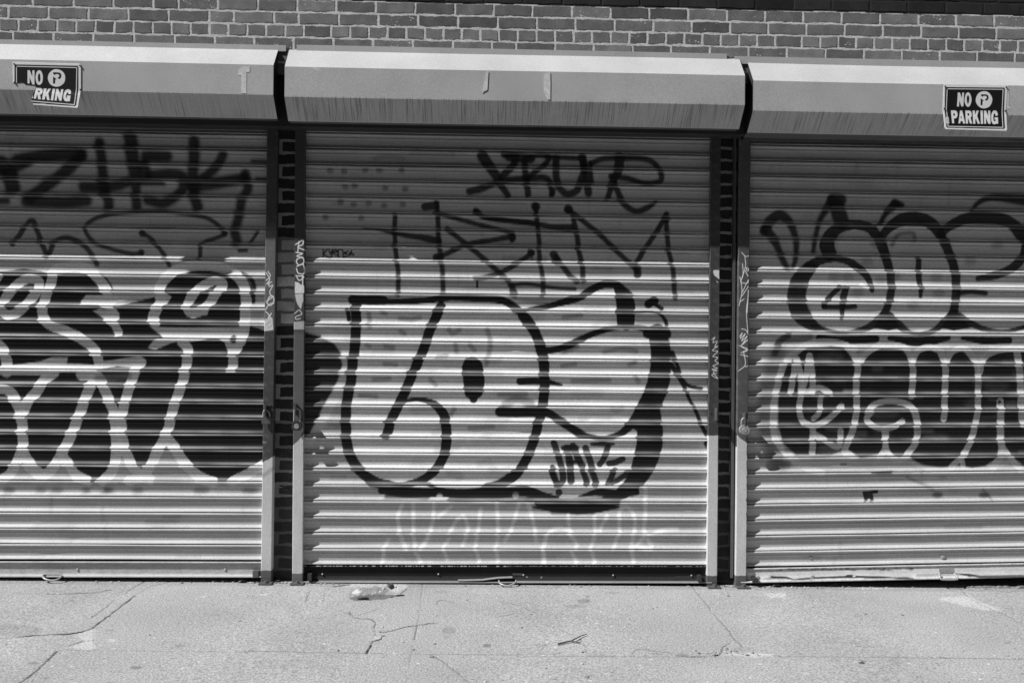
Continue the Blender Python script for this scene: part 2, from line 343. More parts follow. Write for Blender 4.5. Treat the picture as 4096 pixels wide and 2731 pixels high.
for pts in ([(520, 1065), (518, 1130)], [(556, 1065), (526, 1100), (556, 1132)], [(570, 1065), (582, 1100), (602, 1065), (586, 1135), (566, 1132)], [(610, 1095), (640, 1085), (625, 1068), (608, 1095), (640, 1118)], [(650, 1128), (650, 1072), (685, 1072), (690, 1115)], [(735, 1078), (700, 1095), (735, 1115), (690, 1132)], [(742, 1100), (782, 1098)], [(764, 1075), (750, 1118)], [(752, 1084), (776, 1116)]):
    f1.st(pts, 11, .02, 2.5, 1, rag=.2)
for x, y in ((580, 390), (700, 400), (880, 390), (1000, 390), (1190, 390), (710, 530), (790, 520), (1050, 540), (1220, 550), (670, 660), (780, 680), (910, 670), (1040, 690), (1200, 680), (540, 790), (845, 800)): f1.el(x, y, 28, 24, .09, 12, .65)
f1.st([(960, 290), (1080, 268), (1200, 290)], 40, .12, 14, .35)
# black shape with white edge coming from the left behind the throw-up
f3.st([(140, 440), (300, 490), (430, 570), (500, 660), (510, 790), (480, 910), (410, 1030), (340, 1140), (260, 1290), (180, 1420)], 90, .58, 16, .85)
f3.po([(60, 480), (170, 490), (290, 535), (400, 585), (455, 660), (470, 760), (440, 880), (380, 1000), (310, 1110), (270, 1200), (225, 1290), (180, 1370), (60, 1400)], .025, 12)
# silver fill
f = Frame(opsC, 0, 0, 1.0)
f.po([(1405, 1195), (2030, 1185), (2190, 1235), (2320, 1185), (2390, 1145), (2490, 1142), (2540, 1210), (2545, 1290), (2630, 1330), (2655, 1420), (2650, 1560), (2620, 1650), (2610, 1740), (2570, 1860), (2480, 1960), (2300, 1995), (2000, 1985), (1860, 1965), (1700, 1955), (1570, 1955), (1440, 1880), (1392, 1760), (1392, 1600), (1402, 1400)], SILV, 9, .96, 1)
GR = .16
for i in range(75):
    x, y = rng.uniform(1430, 2560), rng.uniform(1230, 1940); L = rng.uniform(20, 110)
    f.st([(x, y), (x+L*.5, y+rng.normal(0, 5)), (x+L, y+rng.normal(0, 8))], rng.uniform(8, 34), rng.choice([.25, .35, .45, .75]), rng.uniform(6, 14), rng.uniform(.12, .38))
for fr, pts in ((f3, [(700, 330), (705, 440)]), (f3, [(960, 372), (1060, 380), (1130, 365)]), (f3, [(1380, 470), (1410, 500)]), (f3, [(1440, 490), (1470, 470)]), (f3, [(1710, 470), (1735, 560), (1725, 660), (1700, 760)]), (f3, [(1435, 600), (1445, 650)]), (f3, [(1560, 600), (1600, 640)]), (f3, [(830, 760), (930, 765)]), (f3, [(740, 890), (870, 885)]), (f3, [(1225, 890), (1270, 940)]), (f3, [(820, 320), (840, 325)]), (f3, [(970, 480), (1000, 500)]),
                (f3, [(840, 610), (900, 620)]), (f3, [(680, 600), (700, 610)]), (f3, [(1290, 700), (1360, 690)]), (f3, [(1430, 1140), (1400, 1190)]), (f3, [(620, 1030), (760, 1040)]), (f4, [(1000, 655), (1150, 630), (1270, 650)]), (f4, [(640, 775), (750, 760)]), (f4, [(1215, 765), (1265, 745)]), (f4, [(730, 905), (870, 900), (1040, 898)]), (f4, [(650, 360), (800, 345)]), (f4, [(650, 660), (770, 610)]), (f4, [(100, 1022), (330, 1020)]), (f4, [(1270, 870), (1290, 910)]), (f5, [(1560, 130), (1760, 120)]), (f5, [(760, 600), (1000, 620)])):
    fr.st(pts, 36, GR, 14, .6)
K = .014
f3.st([(560, 212), (700, 214), (820, 216)], 76, K, 5); f3.st([(700, 228), (1000, 228), (1200, 215), (1400, 192), (1600, 196), (1800, 210), (1900, 245), (1960, 290), (2040, 360), (2095, 440), (2130, 520), (2160, 620), (2190, 720), (2195, 800), (2200, 920), (2190, 1040), (2180, 1120)], [46, 50, 62, 62, 66, 78, 84, 78, 74], K, 5)
f3.st([(590, 270), (588, 400), (582, 500), (575, 620), (557, 760), (545, 900), (522, 1010), (505, 1120), (500, 1250), (502, 1320), (508, 1430), (545, 1560), (630, 1680), (760, 1770), (920, 1810)], 82, K, 5); f3.st([(522, 300), (526, 380)], 36, K, 6)
f3.st([(1312, 270), (1275, 350), (1215, 480), (1170, 620), (1110, 760), (1050, 890), (1000, 1010), (940, 1130), (890, 1230), (870, 1300), (850, 1365)], 78, K, 5)
f3.st([(930, 1130), (1000, 1080), (1100, 1062), (1200, 1075), (1290, 1130), (1345, 1210), (1358, 1300), (1360, 1425), (1330, 1560), (1250, 1680), (1130, 1760), (1000, 1790), (880, 1790)], [36, 32, 36, 50, 78, 80, 80, 78, 74, 66, 50, 40], K, 5)
f3.st([(1582, 790), (1595, 900), (1590, 1020), (1590, 1060)], [165, 172, 140, 60], K, 5)
f3.st([(1990, 910), (2100, 906), (2210, 912), (2340, 938)], [60, 58, 52, 22], K, 6)
f3.st([(1850, 1165), (2000, 1170), (2180, 1172)], 82, K, 6)
f4.st([(150, 1105), (250, 1065), (370, 1095)], 62, .1, 16, .6); f4.st([(110, 1168), (250, 1172), (420, 1172), (530, 1185), (640, 1250)], [84, 84, 76, 66, 50], K, 6)
f4.st([(300, 305), (500, 270), (650, 232), (790, 190), (880, 130), (1000, 80), (1100, 90), (1170, 160)], [34, 46, 56, 60, 62, 60, 90], K, 6)
f4.st([(1110, 100), (1165, 180), (1182, 260), (1182, 395)], [70, 140, 152, 145], K, 5)
f4.st([(440, 645), (560, 640), (700, 600), (850, 522), (1000, 472), (1150, 445), (1300, 450), (1420, 490)], [50, 52, 58, 52, 44, 36, 44, 70], K, 7)
f4.st([(1370, 500), (1530, 505)], 78, K, 6)
f4.st([(1455, 500), (1478, 620), (1482, 760), (1465, 900), (1418, 1040), (1350, 1180), (1300, 1250)], [150, 158, 162, 175, 175, 180, 150], K, 6)
f4.st([(300, 350), (400, 490), (460, 620), (480, 760), (492, 900), (480, 1060), (458, 1190), (430, 1290), (400, 1400), (350, 1530), (300, 1630), (220, 1725), (110, 1790), (0, 1812)], 76, K, 5)
f6.st([(490, -20), (640, 80), (760, 158), (860, 200), (1000, 215), (1130, 180), (1220, 110), (1290, 10)], [50, 66, 70, 40, 36, 50, 70, 80], K, 6)
f6.st([(1370, 0), (1385, 120), (1388, 250), (1350, 400), (1300, 520), (1210, 640), (1120, 700), (1000, 735)], [200, 205, 205, 195, 165, 120, 90, 40], K, 6)
f5.st([(800, 668), (1000, 680), (1280, 682)], [50, 86, 70], K, 5); f5.st([(1300, 682), (1600, 692), (1900, 682), (2060, 668), (2260, 722)], [66, 78, 78, 80, 20], K, 5); f5.st([(830, 605), (1000, 622), (1200, 605), (1290, 640), (1420, 662), (1600, 655), (1760, 615), (1900, 545)], [16, 20, 26, 30, 20, 20, 30, 60], K, 8)
f5.st([(850, 716), (1200, 720)], 40, K, 12, .8); f5.st([(1400, 735), (1800, 740), (2100, 735)], 40, K, 10, .85)
f6.st([(0, 680), (250, 668), (420, 695), (600, 722)], [70, 76, 64, 26], K, 6); f6.st([(780, 715), (950, 680), (1100, 690), (1270, 675)], [14, 60, 70, 60], K, 6); f6.st([(350, 740), (700, 752), (1130, 742)], [40, 46, 40], K, 9, .92)
f6.st([(390, 808), (560, 815), (780, 820), (960, 815), (1120, 806)], [14, 66, 90, 70, 14], K, 8); f6.st([(560, 850), (900, 850)], 40, K, 16, .7); f6.st([(430, 772), (700, 776), (1110, 768)], [50, 70, 50], K, 7, .95)
f6.st([(240, 705)], 50, .5, 10, .6); f5.st([(1300, 715)], 46, .5, 8, .9)
J = .014
for pts, w in (([(568, 255), (610, 385), (645, 520), (635, 600), (590, 590), (555, 500)], 52), ([(555, 470), (560, 540), (600, 610)], 46), ([(680, 300), (705, 440), (715, 585)], 58), ([(730, 285), (790, 420), (810, 450)], 56), ([(650, 300), (760, 300)], 44), ([(690, 420), (800, 420)], 36), ([(838, 300), (880, 420), (910, 540), (935, 615)], 52), ([(820, 500), (855, 610)], 48), ([(890, 268), (1080, 268)], [24, 44, 20]), ([(1030, 290), (995, 390), (960, 440)], 48), ([(1155, 395), (1090, 425), (1040, 430)], 50), ([(1085, 490), (1050, 570), (1035, 595)], 46), ([(1210, 510), (1120, 570), (1075, 595)], 46), ([(612, 680)], 56)):
    f6.st(pts, w, J, 5, .95)
for pts, w in (([(1375, 250), (1430, 215)], 66), ([(1430, 250), (1490, 285)], 34), ([(1250, 322), (1440, 322), (1515, 380), (1540, 470)], [14, 22, 32, 28]), ([(1575, 665), (1620, 760), (1660, 880), (1720, 945), (1830, 970)], [46, 30, 32, 30, 26]), ([(1570, 770), (1620, 840), (1680, 950), (1720, 1050), (1780, 1160), (1830, 1283), (1870, 1360)], [50, 40, 34, 26, 30, 34, 36]), ([(1870, 1440), (1900, 1500)], 40)):
    f4.st(pts, w, K, 6)
f3.st([(1620, 40), (1622, 105)], 14, K, 3); f3.st([(1640, 32), (1880, 36)], 22, K, 6)
WT = .80
for pts in ([(980, 790), (945, 880), (958, 1010), (985, 1080)], [(1075, 780), (1078, 1030), (1085, 1100), (1100, 1150)], [(1252, 780), (1248, 880), (1215, 1030), (1150, 1140)], [(1400, 800), (1290, 890)], [(1390, 1020), (1440, 930), (1500, 880), (1535, 940), (1540, 1020), (1500, 1130)], [(1650, 820), (1632, 1010), (1612, 1130), (1640, 1270)], [(1790, 780), (1800, 1030), (1788, 1150), (1800, 1270)], [(1980, 780), (1930, 940), (1900, 1030), (1860, 1090)], [(2060, 780), (2090, 880), (2120, 1020), (2125, 1090)], [(865, 1080), (835, 1150), (815, 1270)], [(970, 1080), (1030, 1160)], [(1200, 1080), (1150, 1160)], [(1380, 1080), (1340, 1150), (1365, 1250)], [(2230, 1030), (2190, 1160), (2200, 1280)], [(1100, 1200), (1140, 1270)]): f5.st(pts, 30, WT, 13, .62)
for pts in ([(530, 1020), (600, 985), (680, 1000), (720, 1030), (770, 1150)], [(690, 880), (700, 1000), (720, 1060)], [(500, 1050), (480, 1160), (480, 1280)], [(910, 890), (920, 1030), (890, 1150), (920, 1280)], [(1020, 880), (960, 1000)], [(1130, 1040), (1130, 850), (1180, 800), (1240, 850), (1260, 930), (1250, 1040), (1230, 1150), (1250, 1270)], [(1110, 1060), (1080, 1160)], [(1352, 650), (1350, 850), (1338, 1000), (1380, 1040)], [(1400, 1040), (1500, 1000), (1620, 990)], [(1370, 1080), (1410, 1160), (1310, 1150)], [(720, 1190), (765, 1280)], [(1340, 1060), (1250, 1160)]): f6.st(pts, 30, WT, 13, .62)

# ================================================================== graffiti: right shutter
opsR = []; Frame.wk = 1.0
f = Frame(opsR, 2996, 700); s = f.st
LG = .56
f.po([(480, 1000), (560, 800), (720, 730), (900, 770), (1010, 900), (1080, 1000), (1180, 1150), (1080, 1260), (900, 1330), (700, 1320), (560, 1260)], LG, 8, .9)
f.po([(760, 560), (880, 450), (1050, 500), (1120, 650), (1180, 900), (1190, 1100), (1060, 1000), (960, 800), (760, 700)], LG, 8, .8)
f.po([(1180, 520), (1300, 420), (1520, 430), (1650, 600), (1730, 850), (1750, 1100), (1660, 1270), (1480, 1340), (1290, 1280), (1210, 1180), (1220, 900)], LG, 8, .8)
f.po([(1700, 500), (1850, 410), (2120, 410), (2290, 520), (2330, 640), (2250, 760), (2352, 900), (2352, 1290), (2180, 1330), (1900, 1250), (1780, 1170), (1780, 800)], LG, 8, .8)
D = .014
for pts, w in (([(130, 480), (180, 390), (260, 345), (330, 385), (370, 460), (400, 560), (400, 700), (375, 790)], [80, 90, 90, 80, 66, 56, 46, 40]), ([(140, 470), (200, 540), (250, 630), (290, 730), (330, 800)], [100, 80, 60, 60, 50]), ([(550, 650), (570, 520), (600, 400), (650, 310), (700, 220)], [38, 44, 46, 60, 80]), ([(720, 215), (780, 215)], 110), ([(745, 260), (790, 400)], 135)):
    s(pts, w, D, 16, .93)
for pts, w, sf in (([(690, 670), (665, 600), (700, 510), (780, 450), (900, 425), (1020, 450), (1090, 520), (1140, 620), (1180, 740), (1210, 860), (1212, 1000), (1190, 1110), (1150, 1190)], [120, 130, 110, 90, 85, 85, 90, 90, 78, 70, 68, 62, 60], 6), ([(1120, 420), (1170, 330), (1250, 250)], [40, 50, 90], 14), ([(1240, 245), (1300, 260)], 60, 16), ([(1120, 540), (1200, 450), (1300, 385), (1420, 375), (1540, 405), (1620, 490), (1680, 600), (1730, 720), (1765, 850), (1768, 1000), (1758, 1120), (1735, 1200)], [70, 80, 110, 115, 110, 90, 80, 78, 78, 76, 74, 80], 6),
                   ([(1640, 500), (1720, 435), (1850, 375), (2000, 365), (2150, 375), (2260, 430), (2350, 530)], [70, 80, 95, 105, 105, 105, 120], 7), ([(1905, 310), (1960, 240), (2080, 195), (2352, 215)], [30, 44, 60, 100], 14), ([(2352, 560), (2340, 700), (2250, 795), (2100, 860), (1960, 885)], [40, 70, 80, 66, 50], 6),
                   ([(1050, 990), (1025, 900), (960, 815), (860, 745), (740, 715), (600, 735), (520, 790)], [36, 56, 70, 66, 62, 76, 110], 5), ([(520, 790), (440, 890), (408, 1000), (415, 1120), (470, 1220), (560, 1290), (650, 1325)], [110, 150, 160, 160, 150, 90, 20], 6),
                   ([(770, 960), (700, 1030), (650, 1090), (640, 1125)], 46, 4), ([(640, 1128), (770, 1130), (905, 1125)], 42, 4), ([(822, 975), (800, 1090), (795, 1230)], [64, 58, 30], 5), ([(1450, 720), (1450, 870), (1465, 960), (1465, 1040)], [48, 52, 46, 30], 5), ([(1790, 1010), (1900, 1000), (2020, 1010)], [50, 40, 44], 10),
                   ([(540, 1290), (760, 1345), (930, 1330), (1060, 1280), (1160, 1190)], [40, 30, 40, 70, 70], 6), ([(1190, 1190), (1290, 1290), (1400, 1352), (1550, 1342), (1660, 1270), (1745, 1190)], [70, 70, 36, 40, 70, 80], 6), ([(1755, 1190), (1880, 1262), (2030, 1320), (2200, 1335), (2352, 1300)], [80, 70, 40, 30, 44], 6)):
    s(pts, w, D, sf, .95)
f.po([(1140, 1190), (1230, 1190), (1290, 1310), (1190, 1330), (1060, 1310)], D, 6); f.po([(1710, 1190), (1800, 1190), (1900, 1310), (1750, 1330), (1640, 1310)], D, 6)
for x, y in ((730, 870), (840, 870), (1010, 740), (1130, 900), (930, 1010), (1600, 880), (1620, 1010), (2120, 600), (1890, 740), (1250, 870), (1080, 590), (1400, 1120)): f.el(x, y, 50, 34, .1, 26, .4)
s([(1220, 600), (1280, 510), (1400, 500), (1410, 560)], 36, .05, 14, .6)
s([(960, 940), (1010, 965)], 30, .8, 4)
f = Frame(opsR, 2996, 1300); s = f.st
s([(330, 90), (260, 140), (220, 240)], 56, .03, 12, .85); s([(240, 240), (170, 500), (140, 700), (160, 930), (260, 1180)], 140, .04, 46, .6); s([(300, 130), (520, 110)], 60, .05, 20, .7)
s([(600, 115), (800, 130), (1080, 118)], 70, D, 6); s([(1200, 112), (1400, 142), (1560, 135), (1700, 112)], [40, 80, 80, 40], D, 6); s([(1820, 112), (2000, 132), (2220, 130)], [30, 66, 60], D, 6)
f.po([(290, 360), (360, 255), (480, 195), (700, 175), (860, 200), (900, 330), (1000, 260), (1120, 200), (1300, 190), (1370, 240), (1440, 230), (1520, 195), (1620, 215), (1680, 260), (1760, 205), (1880, 215), (1960, 300), (2050, 235), (2360, 215), (2360, 1210), (2200, 1090), (2160, 1060), (2110, 1140), (2020, 1205), (1900, 1222), (1790, 1200), (1660, 1215), (1500, 1205), (1400, 1150), (1350, 1110), (1280, 1130), (1180, 1070), (1120, 1100), (950, 1130), (840, 1060), (700, 1110), (400, 1110), (290, 1010), (245, 850), (250, 500)], .020, 10)
for x, y, rx in ((1150, 760, 130), (700, 270, 110), (1600, 960, 110), (560, 500, 60), (1900, 660, 60), (2120, 520, 100), (700, 1060, 120)): f.el(x, y, rx, 40, .12, 26, .5)
for pts, w in (([(900, 205), (780, 158), (640, 142), (500, 165), (370, 255), (290, 360), (250, 500), (215, 650), (205, 800), (222, 960), (290, 1065), (380, 1150), (480, 1215), (620, 1262)], 56),
               ([(830, 175), (890, 250), (930, 340), (925, 430), (915, 560), (920, 680), (905, 820), (880, 920), (840, 1010), (820, 1080), (890, 1130)], 54), ([(930, 340), (1000, 245), (1090, 185), (1200, 172), (1320, 190), (1375, 260), (1400, 360), (1400, 470), (1385, 610)], 54),
               ([(1400, 300), (1440, 222), (1530, 192), (1620, 215), (1660, 290), (1680, 380), (1680, 470), (1670, 600), (1670, 720), (1665, 800)], 54), ([(1690, 300), (1740, 225), (1830, 200), (1900, 262), (1950, 350), (1960, 470), (1955, 600), (1955, 720), (1935, 850), (1900, 970), (1850, 1080), (1790, 1150), (1730, 1215)], 52),
               ([(1975, 400), (1990, 310), (2060, 240), (2200, 205), (2360, 205)], 54), ([(2290, 240), (2315, 400), (2322, 560), (2325, 720), (2345, 850)], 60), ([(1010, 740), (1080, 675), (1200, 648), (1330, 668), (1405, 725), (1438, 830), (1440, 920), (1420, 1010), (1350, 1105), (1290, 1160)], [50, 54, 58, 54, 52]),
               ([(1045, 740), (1005, 800), (1045, 850), (1130, 880), (1240, 868), (1310, 822)], 50), ([(1165, 890), (1165, 1000), (1150, 1080), (1080, 1160)], [66, 50, 44, 50]), ([(1165, 1000), (1185, 1080), (1250, 1160)], 44), ([(2145, 650), (2150, 800), (2150, 950), (2160, 1060), (2140, 1140), (2080, 1220)], 60), ([(2170, 1050), (2230, 1130), (2330, 1250)], 50), ([(1810, 1130), (1830, 1200)], 44),
               ([(355, 575), (380, 440), (405, 290), (430, 370), (445, 470), (442, 575)], 50), ([(450, 570), (490, 430), (515, 260), (535, 360), (545, 470), (540, 580)], 50), ([(480, 575), (600, 535), (690, 582)], 50), ([(440, 610), (430, 720), (460, 820), (560, 858), (680, 800), (790, 692)], 50), ([(610, 610), (600, 740), (550, 800)], 44),
               ([(545, 870), (545, 1000), (540, 1095)], 54), ([(560, 930), (650, 985), (750, 1040), (780, 1000), (782, 900)], 50)):
    s(pts, w, .60, 5, .82)
for i in range(46):
    x, y = rng.uniform(260, 2340), rng.uniform(230, 1130); L = rng.uniform(30, 170)
    s([(x, y), (x+L, y+rng.normal(0, 10))], rng.uniform(14, 60), rng.choice([.10, .18, .3, .02]), rng.uniform(12, 30), rng.uniform(.15, .5))
s([(300, 1140), (600, 1180), (900, 1160)], 40, .6, 16, .5); s([(1380, 1180), (1600, 1235), (1800, 1225), (2000, 1240), (2200, 1180)], 34, .6, 14, .5)
f.el(2140, 655, 16, 16, .05, 4)
s([(420, 1190), (900, 1185), (1330, 1165)], 76, .5, 14, .55); s([(170, 1195), (330, 1195)], 60, .08, 20, .6); s([(1060, 1258), (1210, 1256)], 26, D, 8, .9); s([(790, 1188), (825, 1188)], 26, .2, 5, .8)
for pts in ([(985, 1432), (1002, 1495)], [(1040, 1430), (1052, 1500)], [(985, 1435), (1040, 1430), (1090, 1422)], [(1010, 1470), (1050, 1465)]): s(pts, 30, .02, 4)
s([(1350, 1300), (1480, 1355), (1570, 1400)], 30, .12, 12, .55); f.el(1610, 1450, 46, 26, .05, 18, .8); f.el(2010, 1450, 46, 24, .05, 18, .8); s([(2000, 1400), (2080, 1500)], 24, .12, 10, .5); f.el(1650, 1300, 40, 18, .15, 14, .4)

# ------------------------------------------------------------------ building
bld = empty('brick_building', (0, .1, 0))
tag(bld, 'painted brick building front with three rolled down shutters', 'building')
YW = -.15; YP = .02
def brick_mesh(name, bricks, y, mort, parent, mval, zlim=None):
    """bricks: (x0,x1,z0,z1,value) each with a wavy worn front; mort: mortar rectangle (x0,x1,z0,z1)"""
    V = []; Fs = []; A = []; off = 0
    nx, nz = 9, 5
    for (x0, x1, z0, z1, val) in bricks:
        n = max(8, int((x1-x0)/.011)); u = np.linspace(0, 1, n); v = np.linspace(0, 1, nz); e_ = .0022
        u[1] = e_/(x1-x0); u[-2] = 1-u[1]; v[1] = e_/(z1-z0); v[-2] = 1-v[1]
        U, Wv = np.meshgrid(u, v); U = U.ravel(); Wv = Wv.ravel()
        ph = random.random()*20
        jx = .0012*np.sin(Wv*9+ph); jz = .0016*np.sin(U*7+ph*1.3)+.0011*np.sin(U*23+ph)+.0008*np.sin(U*51+2*ph)
        X = x0+(x1-x0)*U+jx; Z = z0+(z1-z0)*Wv+jz+(U-.5)*random.uniform(-.002, .002)
        edge = (U < .001) | (U > .999) | (Wv < .001) | (Wv > .999)
        Y = y-.0017+random.uniform(-.0006, .0008)+(Wv-.5)*random.uniform(-.0006, .0006)+np.where(edge, .0016, 0)
        P0 = np.stack([X, Y, Z], 1); V.append(P0); Fs.append(grid_faces(nz, n, off)); A.append(np.full(len(P0), val))
        # rim going back into the joint
        ring = [i for i in range(n)]+[n*k+n-1 for k in range(1, nz)]+[n*(nz-1)+i for i in range(n-2, -1, -1)]+[n*k for k in range(nz-2, 0, -1)]
        B = P0[ring].copy(); B[:, 1] += .02; V.append(B); o2 = off+len(P0); m = len(ring)
        Fs.append(np.array([[off+ring[i], o2+i, o2+(i+1) % m, off+ring[(i+1) % m]] for i in range(m)])); A.append(np.full(m, val)); off = o2+m
    o = mesh_np(name, np.vstack(V), np.vstack(Fs), M_brick, parent, alb=np.concatenate(A))
    x0, x1, z0, z1 = mort; nx = int((x1-x0)/.007)+2; nzz = int((z1-z0)/.004)+2
    gx, gzz = np.meshgrid(np.linspace(x0, x1, nx), np.linspace(z0, z1, nzz)); X = gx.ravel(); Z = gzz.ravel()
    nn = sum(np.sin(X*a+Z*b+c)*w for a, b, c, w in ((140, 310, 1, .4), (370, 90, 2, .35), (610, 500, .3, .3), (60, 45, 4, .4), (29, 150, 3, .3)))
    Yv = y-.0003-.0006*nn+rng.normal(0, .0003, len(X))
    mv = mval(X, Z) if callable(mval) else np.full(len(X), mval)
    mo = mesh_np('mortar', np.stack([X, Yv, Z], 1), grid_faces(nzz, nx), M_mortar, o, alb=mv, smooth=True)
    mo.matrix_parent_inverse = Matrix.Identity(4)
    return o
zh = P(1500, 110, YW)[2]; CO = .0677
XL, XR = -4.2, 4.4
bricks = []
for r in range(-3, 11):
    zt = zh+CO*(r); zb = zt-CO+.0105          # r = 0 is the header course just below zh
    head = (r % 6 == 0)
    Lb = (.1005 if head else .2115); x = XL+(.03 if r % 2 else -.07)+random.uniform(-.015, .015)
    if r == 0: x += .02
    while x < XR:
        L = Lb*random.uniform(.985, 1.015)
        if random.random() < .035: L = Lb*(.62 if not head else 1.45)
        val = random.uniform(.135, .225)*(1.05 if random.random() < .8 else .8)
        if r >= 3: val = val*.14             # top courses near black: shade of an overhang painted into the bricks
        bricks.append((x, x+L-.0105, zb, zt, val)); x += L
bm_ = brick_mesh('wall', bricks, YW, (XL, XR, zh-CO*3.5, zh+CO*10.9), None, lambda X, Z: np.where(Z > zh+CO*2.02+.002*np.sin(X*31)+.003*np.sin(X*7.3), .028, .64))  # mortar darkened there too, the overhang's shade in its colour
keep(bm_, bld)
mb = MB(); mb.box(XL-.5, XR+.5, YW+.02, YW+.3, zh-CO*3.6, zh+CO*11, .3); keep(mb.build('wall_core', M_dark), bld)
mb = MB(); mb.box(XL-.5, XR+.5, YW+.04, .10, 2.50, zh-CO*2.5, .3); keep(mb.build('lintel', M_dark), bld)
mb = MB(); mb.box(XL-.5, XR+.5, .28, .32, -.3, 2.7, .3); keep(mb.build('dark_backing', M_black), bld)  # unseen black panel added to keep the gap under the curtains dark
def pier(xa, xb, mort_side, peel=None):
    bs = []; z = -.2; k = 0
    while z < 2.62:
        ln = (k % 2 == 0)
        c = P_row = z+CO/2
        val = random.uniform(.03, .042)
        pl = peel and peel[0] < c < peel[1]
        if pl: val = random.uniform(.45, .75)
        a, b = xa-.02, xb+.02
        if ln:
            if mort_side < 0: a = P(1122, 1400, YP)[0]
            else: b = P(2921, 1400, YP)[0]
        bs.append((a, b, z+.0145, z+CO, val)); z += CO; k += 1
    def mv(X, Z):
        v = np.full(len(X), .36)
        if peel: v = np.where((Z > peel[0]) & (Z < peel[1]+.05), .2, v)
        v = np.where(Z < .9, .2, v); v = np.where(Z < .45, .1, v); return v
    o = brick_mesh('pier', bs, YP, (xa-.02, xb+.02, -.2, 2.62), None, mv); keep(o, bld)
    mb = MB(); mb.box(xa-.05, xb+.05, YP+.021, .29, -.25, 2.62, .3); keep(mb.build('pier_core', M_dark), bld)
pL0, pL1 = P(1080, 1400, YP)[0], P(1176, 1400, YP)[0]; pR0, pR1 = P(2864, 1400, YP)[0], P(2946, 1400, YP)[0]
pier(pL0, pL1, -1, (P(1100, 1310, YP)[2], P(1100, 972, YP)[2])); pier(pR0, pR1, 1)

# ------------------------------------------------------------------ roller shutters
PROF = [(0, .0108), (.012, .0122), (.030, .0134), (.050, .0143), (.070, .0148), (.090, .0149), (.104, .0140), (.112, .0105), (.122, .0062), (.140, .0044), (.20, .0038), (.262, .0034), (.280, .0044), (.298, .0049), (.318, .0042), (.342, .0029), (.42, .0024), (.52, .0016), (.62, .0008), (.70, .0002), (.735, .0003), (.755, .0010), (.79, .0036), (.83, .0072), (.865, .0102), (.89, .0119), (.91, .0127), (.93, .0130), (.942, .0126), (.948, .008), (.9495, -.004), (.951, -.022), (.993, -.022), (.9955, .004)]
def axis(lo, hi, dlo, dhi, step, coarse=.06):
    a = np.arange(max(lo, dlo), min(hi, dhi)+1e-6, step)
    L = np.arange(lo, max(lo, dlo), coarse) if lo < dlo else np.array([]); R = np.arange(min(hi, dhi)+coarse, hi+coarse, coarse) if hi > dhi else np.array([])
    q = np.unique(np.concatenate([L, a, R])); q[0] = lo; q[-1] = hi; return q
